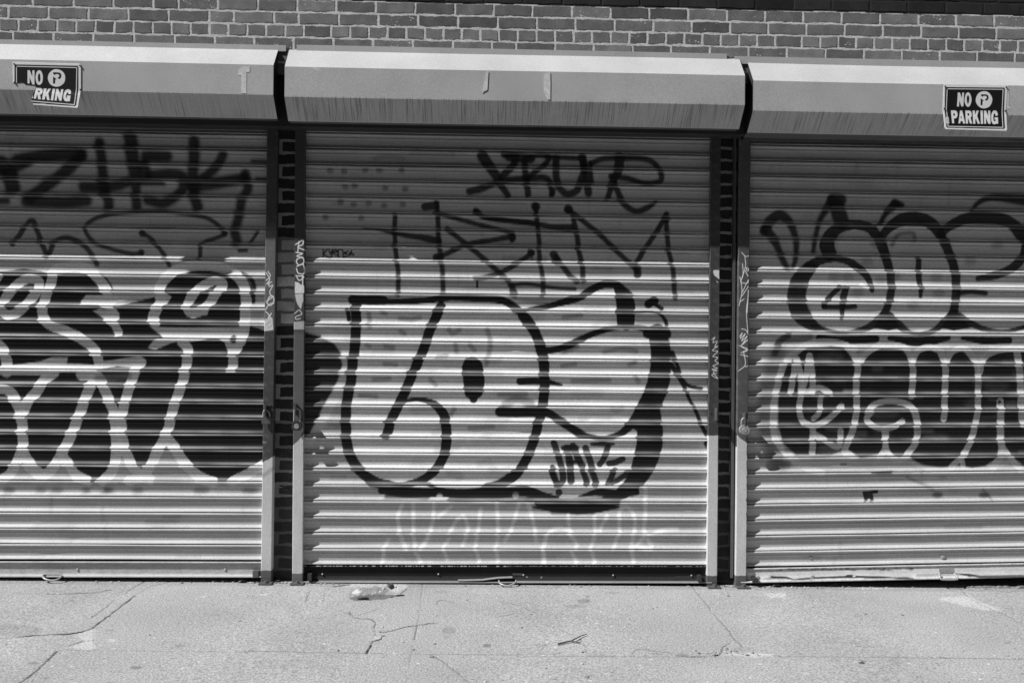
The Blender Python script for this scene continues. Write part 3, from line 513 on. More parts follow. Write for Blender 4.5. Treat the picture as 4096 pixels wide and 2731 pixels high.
def curtain(name, xa, xb, ztop, zbot_joint, n_ref, zref, ops, parent, warp=None, basef=None):
    pitch = (zref-zbot_joint)/n_ref
    nsl = int(math.ceil((ztop-zbot_joint)/pitch))
    zs = []; ys = []
    for i in range(nsl-1, -1, -1):
        zt = zbot_joint+(i+1)*pitch
        for t, o in PROF: zs.append(zt-t*pitch); ys.append(-o)
    zs = np.array(zs); ys = np.array(ys)
    xs = axis(xa, xb, -3.15, 3.25, .0028)
    Xg, Zg = np.meshgrid(xs, zs); Yg = np.repeat(ys[:, None], len(xs), 1)
    V = np.stack([Xg.ravel(), Yg.ravel(), Zg.ravel()], 1)
    sl = np.floor((V[:, 2]-zbot_joint)/pitch-1e-6); tt_ = ((V[:, 2]-zbot_joint)/pitch-sl)
    V[:, 2] += .0007*np.sin(V[:, 0]*1.9+sl*1.3)+.0004*np.sin(V[:, 0]*5.3+sl*2.9)
    V[:, 1] += .0009*np.sin(V[:, 0]*2.7+sl*2.1)+.0005*np.sin(V[:, 0]*9.1+sl*1.1)
    rd = np.random.default_rng(int(abs(xb*1000)))
    for _ in range(46):                      # knocks and dents
        dx, dz, sx, sz = rd.uniform(xa, xb), rd.uniform(zbot_joint, ztop), rd.uniform(.02, .09), rd.uniform(.012, .03)
        q = ((V[:, 0]-dx)/sx)**2+((V[:, 2]-dz)/sz)**2; m = q < 9; V[m, 1] += rd.uniform(-.0012, .0024)*np.exp(-q[m])
    if warp is not None: V[:, 2] = warp(V[:, 0], V[:, 2])
    Q = V.copy(); Q[:, 1] = 0; X = project(Q)
    rel = np.clip((-V[:, 1]-.003)/.009, 0, 1)    # spray lands a little shifted on the parts that stand proud
    X[:, 0] += rel*(4.5*np.sin(sl*1.7+.6)+3.0+2.0*np.sin(V[:, 0]*13+sl)); X[:, 1] += rel*2.5*np.sin(V[:, 0]*19+sl*2.2)
    base = np.full(len(V), BG)
    r = np.random.default_rng(int(abs(xa*100))+3); sv = r.uniform(.93, 1.06, nsl+4); base *= sv[np.clip(sl.astype(int)+1, 0, nsl+3)]
    # long horizontal scuffs and grime along the joints
    tt = (V[:, 2]-zbot_joint)/pitch % 1.0
    base *= 1-.22*np.exp(-((tt-.86)/.03)**2)*(.5+.5*np.sin(V[:, 0]*2.3+sl*1.7))
    if basef is not None: base = basef(X, base)
    gr = []                                  # faded buff marks, scuffs and run-off
    for _ in range(170):
        gx, gz_ = rd.uniform(max(xa, -2.9), min(xb, 2.95)), rd.uniform(zbot_joint, ztop); c0 = project(np.array([[gx, 0, gz_]]))[0]; L = rd.uniform(20, 170)
        gr.append(('s', np.array([c0, c0+[L, L*.01+rd.normal(0, 2)]]), np.array([rd.uniform(2, 13)]), rd.choice([.10, .2, .62]), rd.uniform(4, 12), rd.uniform(.06, .26), 1.0))
    for _ in range(60):
        gx, gz_ = rd.uniform(max(xa, -2.9), min(xb, 2.95)), rd.uniform(zbot_joint, ztop); c0 = project(np.array([[gx, 0, gz_]]))[0]; L = rd.uniform(15, 120)
        gr.append(('s', np.array([c0, c0+[rd.normal(0, 2), L]]), np.array([rd.uniform(1.5, 8)]), rd.choice([.14, .2, .6]), rd.uniform(3, 10), rd.uniform(.05, .22), 1.0))
    base = paint(X, base, gr)
    # spray paint lies full on the flat of a slat, thinner on the flare that faces up and on the rolled bead
    cov = np.interp(tt_, [0, .05, .09, .17, .25, .88, .90, .97, 1.0], [.72, .86, .64, .74, .98, 1, .62, .64, .85])
    cov = np.clip(cov+(1-cov)*(.30*np.sin(V[:, 0]*3.3+sl*2.3)+.22*np.sin(V[:, 0]*11+sl*4.1)+.15*np.sin(V[:, 0]*37+sl)), 0, 1)
    full = paint(X, base.copy(), ops); dark = full < base
    alb = np.where(dark, base*(1-cov)+full*cov, full)
    o = mesh_np(name, V, grid_faces(len(zs), len(xs))[:, ::-1], M_curtain, None, alb=alb, smooth=True)
    keep(o, parent); return o, pitch

YF = -.034                                   # front of the guide rails
def rail(name, top, bot, ops, basef, parent, foot=True, dense=True, ytop=540):
    """top, bot: (x left, x right, y) in photo pixels on the rail front plane"""
    a0, a1 = P(top[0], top[2], YF), P(top[1], top[2], YF); b0, b1 = P(bot[0], bot[2], YF), P(bot[1], bot[2], YF)
    zt = 2.56; gl = gz(b0[0])
    n = 1150 if dense else 30; m = 38 if dense else 5
    zz = np.linspace(zt, gl-.004, n)
    k0 = (a0[0]-b0[0])/(a0[2]-b0[2]); k1 = (a1[0]-b1[0])/(a1[2]-b1[2])
    xl = b0[0]+k0*(zz-b0[2]); xr = b1[0]+k1*(zz-b1[2])
    u = np.linspace(0, 1, m); Xg = xl[:, None]*(1-u)+xr[:, None]*u
    ed = np.minimum(u, 1-u)*(xr-xl).mean(); yy = YF+np.where(ed < .003, (.003-ed)*.8, 0)
    # front, then the two returns
    cols = [(np.full(n, .05), xl), (np.full(n, .0), xl)]
    Xs = np.concatenate([xl[:, None], xl[:, None], Xg, xr[:, None], xr[:, None]], 1)
    Ys = np.concatenate([[.06, 0.0], yy, [0.0, .06]])
    Yg = np.repeat(Ys[None, :], n, 0); Zg = np.repeat(zz[:, None], m+4, 1)
    Yg = Yg+.0006*np.sin(Zg*9+1.3)
    V = np.stack([Xs.ravel(), Yg.ravel(), Zg.ravel()], 1)
    Q = V.copy(); Q[:, 1] = YF; X = project(Q)
    alb = paint(X, basef(X), ops)
    o = mesh_np(name, V, grid_faces(n, m+4)[:, ::-1], M_rail, None, alb=alb); keep(o, parent)
    if foot:
        xc0, xc1 = b0[0], b1[0]; mb = MB()
        mb.box(xc0-.004, xc1+.012, -.085, YF-.001, gl+.001, gl+.008, .1, .002)
        fo = mb.build('foot_plate', M_dsteel); keep(fo, parent)
        bm = bmesh.new(); bmesh.ops.create_cone(bm, segments=6, radius1=.011, radius2=.0105, depth=.012, cap_ends=True)
        bmesh.ops.translate(bm, vec=((xc0+xc1)/2+.006, -.062, gl+.014), verts=bm.verts); mb = MB(); mb.bm(bm)
        bm = bmesh.new(); bmesh.ops.create_cone(bm, segments=14, radius1=.016, radius2=.016, depth=.003, cap_ends=True)
        bmesh.ops.translate(bm, vec=((xc0+xc1)/2+.006, -.062, gl+.0095), verts=bm.verts); mb.bm(bm)
        bo = mb.build('bolt', M_dsteel); bo.parent = fo; bo.matrix_parent_inverse = Matrix.Identity(4)
    return o
YH = -.27
def hood(xa, xb, pts, parent, fl, droop=0.0):
    """octagonal sheet-metal hood; pts: list of (y, z) from the wall round to the lip; fl: flange x range"""
    prof = []
    for i in range(len(pts)-1):
        k = max(2, int(np.hypot(pts[i+1][0]-pts[i][0], pts[i+1][1]-pts[i][1])/.01))
        for t in np.linspace(0, 1, k, endpoint=False): prof.append((pts[i][0]*(1-t)+pts[i+1][0]*t, pts[i][1]*(1-t)+pts[i+1][1]*t, i))
    prof.append((*pts[-1], len(pts)-2))
    xs = np.linspace(xa, xb, 90); pr = np.array(prof); n = len(pr)
    Xg = np.repeat(xs[None, :], n, 0); Yg = np.repeat(pr[:, 0:1], len(xs), 1)+.0012*np.sin(Xg*3.1+1)*np.clip(-pr[:, 0:1]*4, 0, 1); Zg = np.repeat(pr[:, 1:2], len(xs), 1)+droop*(Xg-xa)+.0012*np.sin(Xg*2.2)
    V = np.stack([Xg.ravel(), Yg.ravel(), Zg.ravel()], 1)
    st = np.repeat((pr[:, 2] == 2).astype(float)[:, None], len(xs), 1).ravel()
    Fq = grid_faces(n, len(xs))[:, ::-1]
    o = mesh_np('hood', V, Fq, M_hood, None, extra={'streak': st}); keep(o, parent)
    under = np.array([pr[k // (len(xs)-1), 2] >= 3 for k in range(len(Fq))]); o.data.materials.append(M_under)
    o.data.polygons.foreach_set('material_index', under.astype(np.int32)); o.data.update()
    for xe, sg in ((xa, 1), (xb, -1)):
        mb = MB(); xo = xe+sg*.002; dz = droop*(xe-xa)
        poly = [(y+.002, z-.001+dz) for y, z in pts]
        Vv = [(xo, y, z) for y, z in poly]+[(xo+sg*.004, y, z) for y, z in poly]; k = len(poly)
        Fc = [tuple(range(k)), tuple(range(k, 2*k))[::-1]]+[(i, (i+1) % k, (i+1) % k+k, i+k) for i in range(k)]
        mb.add(Vv, Fc); e = mb.build('end_cap', M_dark); keep(e, parent)
    zt = pts[0][1]; mb = MB()
    mb.box(fl[0], fl[1], YW-.009, YW-.0045, zt-.01+droop*(fl[0]-xa), fl[2]+droop*(fl[0]-xa), .5, .001)
    keep(mb.build('flange', M_hood), parent)
    return o
def hood_pts(x, ya, yb, yc, yd, ye, yf):
    z = lambda py, y: P(x, py, y)[2]
    return [(YW-.006, z(yb, YW)), (YH, z(yc, YH)), (YH, z(yd, YH)), (-.16, z(ye, -.16)), (-.10, z(ye+9, -.10)), (-.03, z(yf-11, -.03)), (-.03, z(yf, -.03))], z(ya, YW)

def bottom_bar(xa, xb, y_top, y_bot, xpx, parent, albf, slope=0.0, fd=-.0028, ops=()):
    """flat bar with a small nose under the last slat and an angle-iron shelf at the foot; y in photo pixels"""
    zt = P(xpx, y_top)[2]; zb = P(xpx, y_bot, -.03)[2]
    H = zt-zb
    prof = [(-.0105, zt-.001), (-.0138, zt-.003), (-.0149, zt-.006), (-.0149, zt-.008), (-.0105, zt-.010), (fd-.0012, zt-.012), (fd, zb+H*.42), (fd-.0002, zb+H*.34), (fd-.0012, zb+.014), (min(-.006, fd-.003), zb+.0085), (-.034, zb+.006), (-.035, zb+.004), (-.035, zb), (.02, zb)]
    pr = []
    for i in range(len(prof)-1):
        k = max(1, int(abs(prof[i+1][1]-prof[i][1])/.003))
        for t in np.linspace(0, 1, k, endpoint=False): pr.append((prof[i][0]*(1-t)+prof[i+1][0]*t, prof[i][1]*(1-t)+prof[i+1][1]*t))
    pr.append(prof[-1]); pr = np.array(pr); xs = axis(xa, xb, -3.15, 3.25, .004)
    Xg = np.repeat(xs[None, :], len(pr), 0); Yg = np.repeat(pr[:, 0:1], len(xs), 1); Zg = np.repeat(pr[:, 1:2], len(xs), 1)
    x0 = P(xpx, y_top)[0]
    V = np.stack([Xg.ravel(), Yg.ravel(), Zg.ravel()], 1); V[:, 2] += slope*(V[:, 0]-x0)
    X = project(V); alb = paint(X, albf(X), list(ops))
    o = mesh_np('bottom_bar', V, grid_faces(len(pr), len(xs))[:, ::-1], M_bar, None, alb=alb); keep(o, parent)
    return o
def disc(name, px, py, y, r, m, parent, dep=.004):
    c = P(px, py, y); bm = bmesh.new(); bmesh.ops.create_uvsphere(bm, u_segments=12, v_segments=8, radius=r)
    bmesh.ops.scale(bm, vec=(1, dep/r, 1), verts=bm.verts); bmesh.ops.translate(bm, vec=tuple(c), verts=bm.verts)
    mb = MB(); mb.bm(bm); o = mb.build(name, m, None, smooth=True); keep(o, parent); return o
def curve_tube(pts, r, n=6): return smooth_path(np.array(pts, float), n)

# shutter things
shL = empty('roller_shutter', (-1.9, 0, gz(-1.9))); shC = empty('roller_shutter', (.07, 0, gz(.07))); shR = empty('roller_shutter', (2.5, 0, gz(2.5)))
tag(shL, 'grey roller shutter with black letters outlined in white, torn sign on its hood', 'roller shutter', 'roller shutters along the brick wall')
tag(shC, 'grey roller shutter with large silver letters in black outline and a black bottom bar', 'roller shutter', 'roller shutters along the brick wall')
tag(shR, 'grey roller shutter with grey bubble letters, the figure 4 and a white peeling bottom bar', 'roller shutter', 'roller shutters along the brick wall')
xLr = P(1052, 1400)[0]; xC0 = P(1195, 1400)[0]; xC1 = P(2850, 1400)[0]; xR0 = P(2966, 1400)[0]
zB_L = P(1040, 2239)[2]; zR_L = P(1040, 1045)[2]
curtain('curtain', xLr-2.30, xLr+.02, 2.53, zB_L, 19, zR_L, opsL, shL)
zB_C = P(1220, 2256.6)[2]; zR_C = P(1220, 1043.5)[2]
curtain('curtain', xC0-.01, xC1+.01, 2.53, zB_C, 19, zR_C, opsC, shC)
zB_R = P(3005, 2266)[2]; zR_R = P(3005, 1081)[2]
def warpR(x, z):
    t = np.clip((zR_R-z)/(zR_R-zB_R), 0, 1.2); return z+.0185*t*(x-xR0)
curtain('curtain', xR0-.01, xR0+2.32, 2.53, zB_R, 19, zR_R, opsR, shR, warp=warpR)

# hoods
pC, zfC = hood_pts(1500, 188, 208.6, 273.6, 394, 491, 528)
hC = hood(P(1139, 280, YH)[0], P(2980, 300, YH)[0], pC, shC, (P(1188, 190, YW)[0], P(2907, 225, YW)[0], zfC))
pL, zfL = hood_pts(500, 170.5, 188, 248.5, 369, 465, 503)
hL = hood(P(1094, 260, YH)[0]-2.45, P(1094, 260, YH)[0], pL, shL, (P(1146, 190, YW)[0]-2.4, P(1146, 190, YW)[0], zfL))
pR, zfR = hood_pts(3500, 239, 262, 332, 452, 540, 572)
hR = hood(P(3013, 330, YH)[0], P(3013, 330, YH)[0]+2.45, pR, shR, (P(2938, 235, YW)[0], P(2938, 235, YW)[0]+2.4, zfR), droop=.0)

def tape(poly, fr, parent, y=YH-.0015):
    mb = MB(); mb.prism([(P(*q, y)[0], P(*q, y)[2]) for q in fr.pt(poly)], y, y+.001)
    keep(mb.build('tape_strip', M_tape), parent)
q1 = Frame([], 0, 0); q2 = Frame([], 1000, 0); q3 = Frame([], 2000, 0); s2 = Frame([], 3740, 320, .15304); s1 = Frame([], 30, 220, .15304)
tape([(2040, 600), (2070, 572), (2138, 572), (2136, 615), (2108, 622), (2108, 800), (2065, 800), (2065, 648), (2040, 645)], q1, shL)
tape([(2020, 614), (2040, 614), (2030, 770), (1985, 795), (2000, 720)], q2, shC); tape([(520, 578), (600, 583), (598, 610), (570, 602)], q2, shC)
tape([(375, 630), (430, 622), (432, 720), (430, 855), (405, 850), (388, 820), (375, 800)], q3, shC)
tape([(1900, 150), (1925, 155), (1932, 690), (2000, 760), (1898, 750)], s2, shR)

# guide rails
RK = 350/732.0
def below(X, line, soft=2.5):
    """0..1 mask below a slanted line through two photo points"""
    (x0, y0), (x1, y1) = line; t = (X[:, 0]-x0)/(x1-x0+1e-9); return np.clip((X[:, 1]-(y0+t*(y1-y0))+wob(X, 3)*3)/soft+.5, 0, 1)
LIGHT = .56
def b_left(X):
    v = np.full(len(X), .055); v = v+(.13-.055)*np.clip((1330-X[:, 1])/30, 0, 1)*np.clip((X[:, 1]-880)/60, .0, 1)
    v = v+.05*np.clip(wob(X, 9), 0, 1)
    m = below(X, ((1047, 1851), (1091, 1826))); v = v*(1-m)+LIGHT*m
    m = np.clip(1-np.abs(X[:, 1]-(1905-(X[:, 0]-1047)*.7))/16, 0, 1)*.5; v = v*(1-m)+.12*m
    m = np.clip((X[:, 1]-2281)/2+.5+wob(X, 2), 0, 1); return v*(1-m)+.10*m
ops = []; fr = Frame(ops, 1000, 500, RK)
for p in ([(150, 1225), (170, 1262), (136, 1300)], [(135, 1235), (165, 1290), (140, 1330), (182, 1312)], [(160, 1300), (160, 1350), (190, 1340), (165, 1400), (188, 1440)], [(188, 1440), (140, 1478), (170, 1510), (200, 1470), (190, 1430), (160, 1440), (145, 1480)], [(130, 1545), (160, 1500), (198, 1490)], [(130, 1560), (160, 1590), (150, 1620), (178, 1575)]): fr.st(p, 8, .8, 2, .95, rag=.2)
fr = Frame(ops, 1000, 1200, RK); fr.po([(118, 185), (130, 150), (150, 160), (165, 135), (188, 150), (196, 250), (120, 260)], .62, 2); fr.st([(135, 210), (170, 175)], 6, .3, 2); fr.st([(150, 235), (180, 215)], 6, .35, 2); fr.st([(104, 1185), (132, 1190)], 12, .35, 3, .6)
rail('guide_rail', (1068, 1110, 529), (1043.5, 1085.5, 2276), ops, b_left, shL)
def b_c(X):
    v = np.full(len(X), .055); v = v+.05*np.clip((X[:, 1]-1320)/20, 0, 1)
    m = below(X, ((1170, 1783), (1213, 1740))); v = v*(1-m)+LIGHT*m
    m = np.clip((X[:, 1]-2293)/2+.5+wob(X, 2)*1.5, 0, 1); return v*(1-m)+.14*m
ops = []; fr = Frame(ops, 1000, 500, RK)
for p in ([(382, 1000), (440, 966), (440, 1000), (400, 1022), (455, 1046)], [(410, 975), (400, 1062)], [(385, 1066), (438, 1076), (392, 1096), (440, 1108)], [(395, 1120), (440, 1110), (450, 1150), (410, 1172), (388, 1142), (400, 1118)], [(392, 1182), (440, 1165), (455, 1200), (452, 1242), (405, 1240), (388, 1200)], [(390, 1262), (450, 1268), (412, 1300), (385, 1258)], [(440, 1258), (440, 1336)]): fr.st(p, 9, .85, 2, .95, rag=.2)
fr.po([(376, 1310), (405, 1318), (425, 1335), (452, 1342), (455, 1405), (376, 1408)], .78, 2); fr.po([(376, 1415), (447, 1410), (444, 1470), (425, 1540), (398, 1500), (380, 1440)], .6, 3)
fr = Frame(ops, 1000, 1200, RK); fr.st([(375, 112), (410, 84), (432, 118), (384, 138), (385, 160), (420, 155)], 9, .55, 2, .95, rag=.2); fr.po([(362, 182), (458, 176), (458, 246), (362, 246)], .5, 5, .8)
rail('guide_rail', (1181, 1222, 529), (1168.4, 1211, 2293), ops, b_c, shC)
def b_r(X):
    v = np.full(len(X), .05)+.03*np.clip(wob(X, 5), 0, 1)
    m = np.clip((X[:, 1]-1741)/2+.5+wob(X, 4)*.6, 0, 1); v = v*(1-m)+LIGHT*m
    m = np.clip((X[:, 1]-2301)/2+.5+wob(X, 2)*1.2, 0, 1); return v*(1-m)+.09*m
ops = []; fr = Frame(ops, 2780, 500, RK); fr.po([(155, 1216), (201, 1212), (203, 1290), (178, 1272), (162, 1262), (152, 1235)], .75, 2); fr.po([(170, 1300), (195, 1312), (190, 1322)], .6, 2)
fr = Frame(ops, 2780, 1200, RK)
fr.st([(140, 330), (165, 312), (150, 355), (186, 345), (166, 390), (190, 386), (146, 420), (190, 430), (150, 470), (190, 480), (168, 508), (196, 530), (150, 550), (186, 570), (142, 580), (186, 590), (152, 602), (190, 655), (140, 626), (180, 610)], 5, .8, 1.5, .95, rag=.1); fr.el(140, 955, 9, 9, .01, 2)
rail('guide_rail', (2844.6, 2884, 562), (2827.8, 2869, 2300), ops, b_r, shC)
def b_rr(X):
    v = np.full(len(X), .085)+.04*np.clip(wob(X, 6), 0, 1)
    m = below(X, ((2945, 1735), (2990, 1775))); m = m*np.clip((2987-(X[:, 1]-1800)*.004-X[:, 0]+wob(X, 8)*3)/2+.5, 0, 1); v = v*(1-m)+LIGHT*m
    m = np.clip((X[:, 1]-2300)/2+.5+wob(X, 2)*1.2, 0, 1); return v*(1-m)+.10*m
ops = []; fr = Frame(ops, 2780, 500, RK)
for p in ([(390, 1065), (420, 1098), (447, 1096)], [(415, 1090), (422, 1180), (385, 1300)], [(397, 1160), (402, 1250), (380, 1310)], [(430, 1195), (448, 1205), (440, 1222), (428, 1205), (435, 1192)], [(420, 1220), (444, 1265)], [(375, 1270), (392, 1318), (440, 1320), (446, 1295)], [(446, 1295), (395, 1400)], [(446, 1350), (392, 1432)], [(385, 1310), (392, 1400), (368, 1512)], [(374, 1482), (410, 1456)], [(447, 1380), (436, 1568)]): fr.st(p, 5.5, .85, 1.5, .95, rag=.1)
fr = Frame(ops, 2780, 1200, RK)
for p in ([(442, -10), (430, 100), (442, 270)], [(390, 240), (425, 250), (445, 285)], [(375, 302), (395, 275), (380, 322), (420, 282), (390, 342), (436, 302), (396, 372), (441, 332), (385, 382), (436, 420), (385, 440)], [(370, 380), (440, 410), (400, 432)], [(380, 455), (441, 470)], [(408, 440), (420, 540), (363, 592)], [(420, 556), (446, 550)]): fr.st(p, 5.5, .85, 1.5, .95, rag=.1)
rail('guide_rail', (2958, 3003, 572), (2942.5, 2985.5, 2300), ops, b_rr, shR)
mb = MB(); a = P(2946, 700, -.012); b = P(2934, 2310, -.012)
V = []
for c in (a, b):
    for dx, y in ((-.016, -.012), (-.002, -.012), (-.002, .055), (-.016, .055)): V.append((c[0]+dx, y, c[2]))
V = [(v[0]+(a[0]-b[0])/(a[2]-b[2])*(2.5-v[2]), v[1], 2.5) if i < 4 else v for i, v in enumerate(V)]
mb.add(V, [(0, 1, 2, 3), (4, 5, 6, 7)]+[(i, (i+1) % 4, (i+1) % 4+4, i+4) for i in range(4)]); keep(mb.build('angle_iron', M_dsteel), shR)
# outer rails of the two side shutters (beyond the photograph's edges)
plain = lambda X: np.full(len(X), .3)
pxl = project(np.array([[xLr-2.30, YF, 1.3]]))[0, 0]; pxr = project(np.array([[xR0+2.32, YF, 1.3]]))[0, 0]
rail('guide_rail', (pxl-20, pxl+22, 540), (pxl-30, pxl+12, 2280), [], plain, shL, dense=False, foot=False)
rail('guide_rail', (pxr-20, pxr+22, 580), (pxr-30, pxr+12, 2300), [], plain, shR, dense=False, foot=False)
mb = MB(); mb.box(XL-.5, xLr-2.29, .0, .1, -.3, 2.6, .3); keep(mb.build('side_wall', M_conc), bld)
mb = MB(); mb.box(xR0+2.30, XR+.5, .0, .1, -.3, 2.6, .3); keep(mb.build('side_wall', M_conc), bld)

# bottom bars
def a_L(X): return np.full(len(X), .42)*(1-.2*np.clip(wob(X*1.7, 3), 0, 1))
bottom_bar(xLr-2.28, xLr+.01, 2242, 2307, 600, shL, a_L)
def a_C(X):
    v = np.full(len(X), .013); v = np.where(X[:, 1] > 2304, .045, v); v = np.where(X[:, 1] > 2319, .02, v); v = np.where(X[:, 1] > 2323.5, .30, v)  # bead shade, lit strip and lit shelf edge painted as colour bands
    w = np.abs(np.sin(X[:, 0]*.31)+np.sin(X[:, 0]*.17+2)+np.sin(X[:, 0]*.083)); v = np.where((X[:, 1] < 2264) & (w > .9), .3, v)
    return v
opc = []; fr = Frame(opc, 1780, 2230, 400/2352); fr.po([(1580, 355), (1830, 360), (1820, 410), (1700, 400), (1600, 410)], .1, 6); fr.el(1910, 450, 36, 18, .3, 5); fr.el(2265, 460, 14, 20, .3, 3); fr.el(912, 380, 7, 7, .5, 2)
bottom_bar(xC0, xC1, 2259.5, 2330, 2000, shC, a_C, ops=opc)
opr = []; fr = Frame(opr, 2996, 2150)
fr.po([(-20, 300), (2352, 245), (2400, 330), (1960, 335), (1900, 315), (1800, 305), (1760, 295), (1640, 300), (1440, 310), (1420, 335), (1200, 330), (900, 320), (760, 325), (600, 330), (380, 350), (320, 330), (180, 330), (30, 380)], .78, 3)
fr.po([(180, 325), (320, 330), (380, 350), (620, 332), (880, 322), (1180, 330), (1400, 338), (1420, 355), (1180, 350), (1000, 345), (800, 340), (640, 345), (400, 362), (320, 348), (190, 345)], .06, 3)
fr.po([(1700, 300), (1860, 305), (1960, 318), (2200, 318), (2400, 315), (2400, 342), (2000, 345), (1900, 335), (1800, 310)], .07, 3)
for i in range(70): fr.el(rng.uniform(250, 1400), 270+rng.uniform(-9, 9)-i*.05, rng.uniform(6, 22), rng.uniform(3, 8), .12, 4, .6)
fr.el(870, 330, 50, 16, .05, 4); fr.el(898, 326, 14, 10, .6, 2)
def a_R(X): return np.full(len(X), .5)*(1-.35*np.clip(wob(X*2.1, 1), 0, 1))
bottom_bar(xR0, xR0+2.30, 2268.5, 2329, 3010, shR, a_R, slope=.0205, fd=-.0095, ops=opr)
for px, py in ((310, 2278), (901, 2278)): disc('rivet', px, py, -.004, .0085, M_steel, shL)
for px, py in ((1290, 2295.5), (1754, 2295.5), (2094, 2299), (2453, 2300), (2766, 2301)): disc('bolt', px, py, -.005, .0055, M_steel, shC, .005)
for px, py in ((3244, 2227), (3773, 2226), (3250, 2309), (3031, 2312)): disc('washer', px, py, -.0105 if py > 2280 else -.003, .0145, M_steel, shR, .003)
def stop(px0, px1, py0, py1, y0, parent, m=M_dark):
    a = P(px0, py0, y0); b = P(px1, py1, y0); mb = MB(); mb.box(a[0], b[0], y0, -.001, b[2], a[2], .1, .001); keep(mb.build('end_stop', m), parent)
stop(1010, 1034, 2283, 2306, -.037, shL, M_dsteel); stop(1230, 1246, 2295, 2323, -.045, shC); stop(2794, 2808, 2303, 2329, -.045, shC); stop(3012, 3033, 2312, 2332, -.05, shR)
# lift handles
def handle(px, parent, r=.0048):
    mb = MB(); mb.tube([P(x, y, yy) for x, y, yy in smooth_path(np.array(px, float), 6)], r, 10); o = mb.build('lift_handle', M_steel, None, smooth=True); keep(o, parent); return o
h1 = handle([(178, 2297, -.03), (170, 2304, -.055), (182, 2315, -.075), (205, 2320, -.08), (228, 2317, -.075), (243, 2307, -.055), (246, 2298, -.03)], shL)
mb = MB(); a = P(180, 2294, -.02); b = P(246, 2302, -.02); mb.box(a[0], b[0], -.03, -.012, b[2], a[2], .3, .002); g = mb.build('handle_hinge', M_steel); keep(g, shL)
handle([(1996, 2321, -.04), (1998, 2330, -.06), (2012, 2338, -.08), (2032, 2341, -.085), (2050, 2336, -.08), (2062, 2328, -.06), (2064, 2321, -.04)], shC)
mb = MB(); V = []; pp = [(1832, 2322, -.036), (1860, 2322, -.037), (1930, 2320, -.038), (1990, 2312, -.038), (2050, 2309.5, -.038)]
for q in pp:
    c = P(*q)
    V += [c+[0, 0, .0016], c+[0, 0, -.0016], c+[0, .03, -.0016], c+[0, .03, .0016]]
Fc = [(0, 1, 2, 3), tuple(range(4*len(pp)-4, 4*len(pp)))]
for i in range(len(pp)-1):
    for k in range(4): Fc.append((4*i+k, 4*i+(k+1) % 4, 4*i+4+(k+1) % 4, 4*i+4+k))
mb.add(V, Fc); keep(mb.build('bent_strip', M_steel), shC)
h3 = handle([(3759, 2291, -.02), (3758, 2302, -.04), (3764, 2314, -.052), (3775, 2317, -.055), (3815, 2317, -.055), (3831, 2314, -.052), (3828, 2306, -.045), (3816, 2292, -.02)], shR, .0052)
mb = MB(); mb.prism([(P(x, y, -.012)[0], P(x, y, -.012)[2]) for x, y in ((3756, 2270), (3770, 2262), (3795, 2260), (3812, 2266), (3815, 2272), (3815, 2288), (3757, 2289))], -.012, -.004); keep(mb.build('handle_plate', M_steel), shR)

# ------------------------------------------------------------------ hasps and padlocks
def hasp(px, py, w, h, parent):
    a = P(px, py, YF); mb = MB(); mb.box(a[0]-.004, a[0]+.004, YF-.045, YF+.002, a[2]-h/2, a[2]+h/2, .2, .002)
    mb.box(a[0]-.004, a[0]+w, YF-.006, YF+.001, a[2]+h/2-.006, a[2]+h/2, .3, .001); o = mb.build('hasp', M_dsteel); keep(o, parent)
hasp(1067, 1640, .024, .06, shL); hasp(1186, 1636, -.02, .062, shC); hasp(2861, 1655, .006, .07, shC); hasp(2973, 1675, .018, .075, shR)
def padlock(name, px, py, r, parent_label, group, sh_top, off=0, mdl=M_dsteel):
    c = P(px, py, YF-.03); root = empty(name, (c[0], c[1], c[2]))
    tag(root, parent_label, 'padlock', group)
    bm = bmesh.new(); n = 36; ring = []
    for sgn in (-1, 1):
        rr = []
        for i in range(n):
            t = 2*math.pi*i/n; x = r*math.cos(t); z = max(r*math.sin(t), -r*.80); rr.append(bm.verts.new((c[0]+x, c[1]+sgn*.013, c[2]+z)))
        ring.append(rr)
    bm.faces.new(ring[0][::-1]); bm.faces.new(ring[1])
    for i in range(n): bm.faces.new((ring[0][i], ring[0][(i+1) % n], ring[1][(i+1) % n], ring[1][i]))
    bmesh.ops.bevel(bm, geom=[e for e in bm.edges if abs(e.verts[0].co.y-e.verts[1].co.y) < 1e-6], offset=.003, segments=2, affect='EDGES')
    mb = MB(); mb.bm(bm); b = mb.build('body', mdl); keep(b, root)
    mb = MB(); bm = bmesh.new(); bmesh.ops.create_cone(bm, segments=24, radius1=r*.5, radius2=r*.46, depth=.002, cap_ends=True)
    bmesh.ops.rotate(bm, matrix=Matrix.Rotation(math.pi/2, 3, 'X'), verts=bm.verts); bmesh.ops.translate(bm, vec=(c[0], c[1]-.0138, c[2]), verts=bm.verts)
    mb.bm(bm); k = mb.build('face_plate', M_steel); keep(k, root)
    t = P(px, sh_top, YF-.03); hw = r*.55
    pts = smooth_path(np.array([(c[0]-hw, c[1], c[2]+r*.7), (c[0]-hw, c[1], t[2]-.02), (c[0]-hw*.7, c[1], t[2]-.006), (c[0], c[1], t[2]), (c[0]+hw*.7, c[1], t[2]-.006), (c[0]+hw, c[1], t[2]-.02), (c[0]+hw, c[1], c[2]+r*.7)]), 5)
    mb = MB(); mb.tube(pts, .0048, 10); q = mb.build('shackle', M_steel, None, smooth=True); keep(q, root)
    return root
padlock('padlock', 1188, 1704, .0285, 'round worn steel padlock hanging on the left rail of the shutter with silver letters', 'padlocks on the guide rails', 1634, mdl=M_dark)
padlock('padlock', 2977, 1719, .029, 'round shiny stamped padlock on the left rail of the shutter with the 4', 'padlocks on the guide rails', 1672, mdl=M_steel)
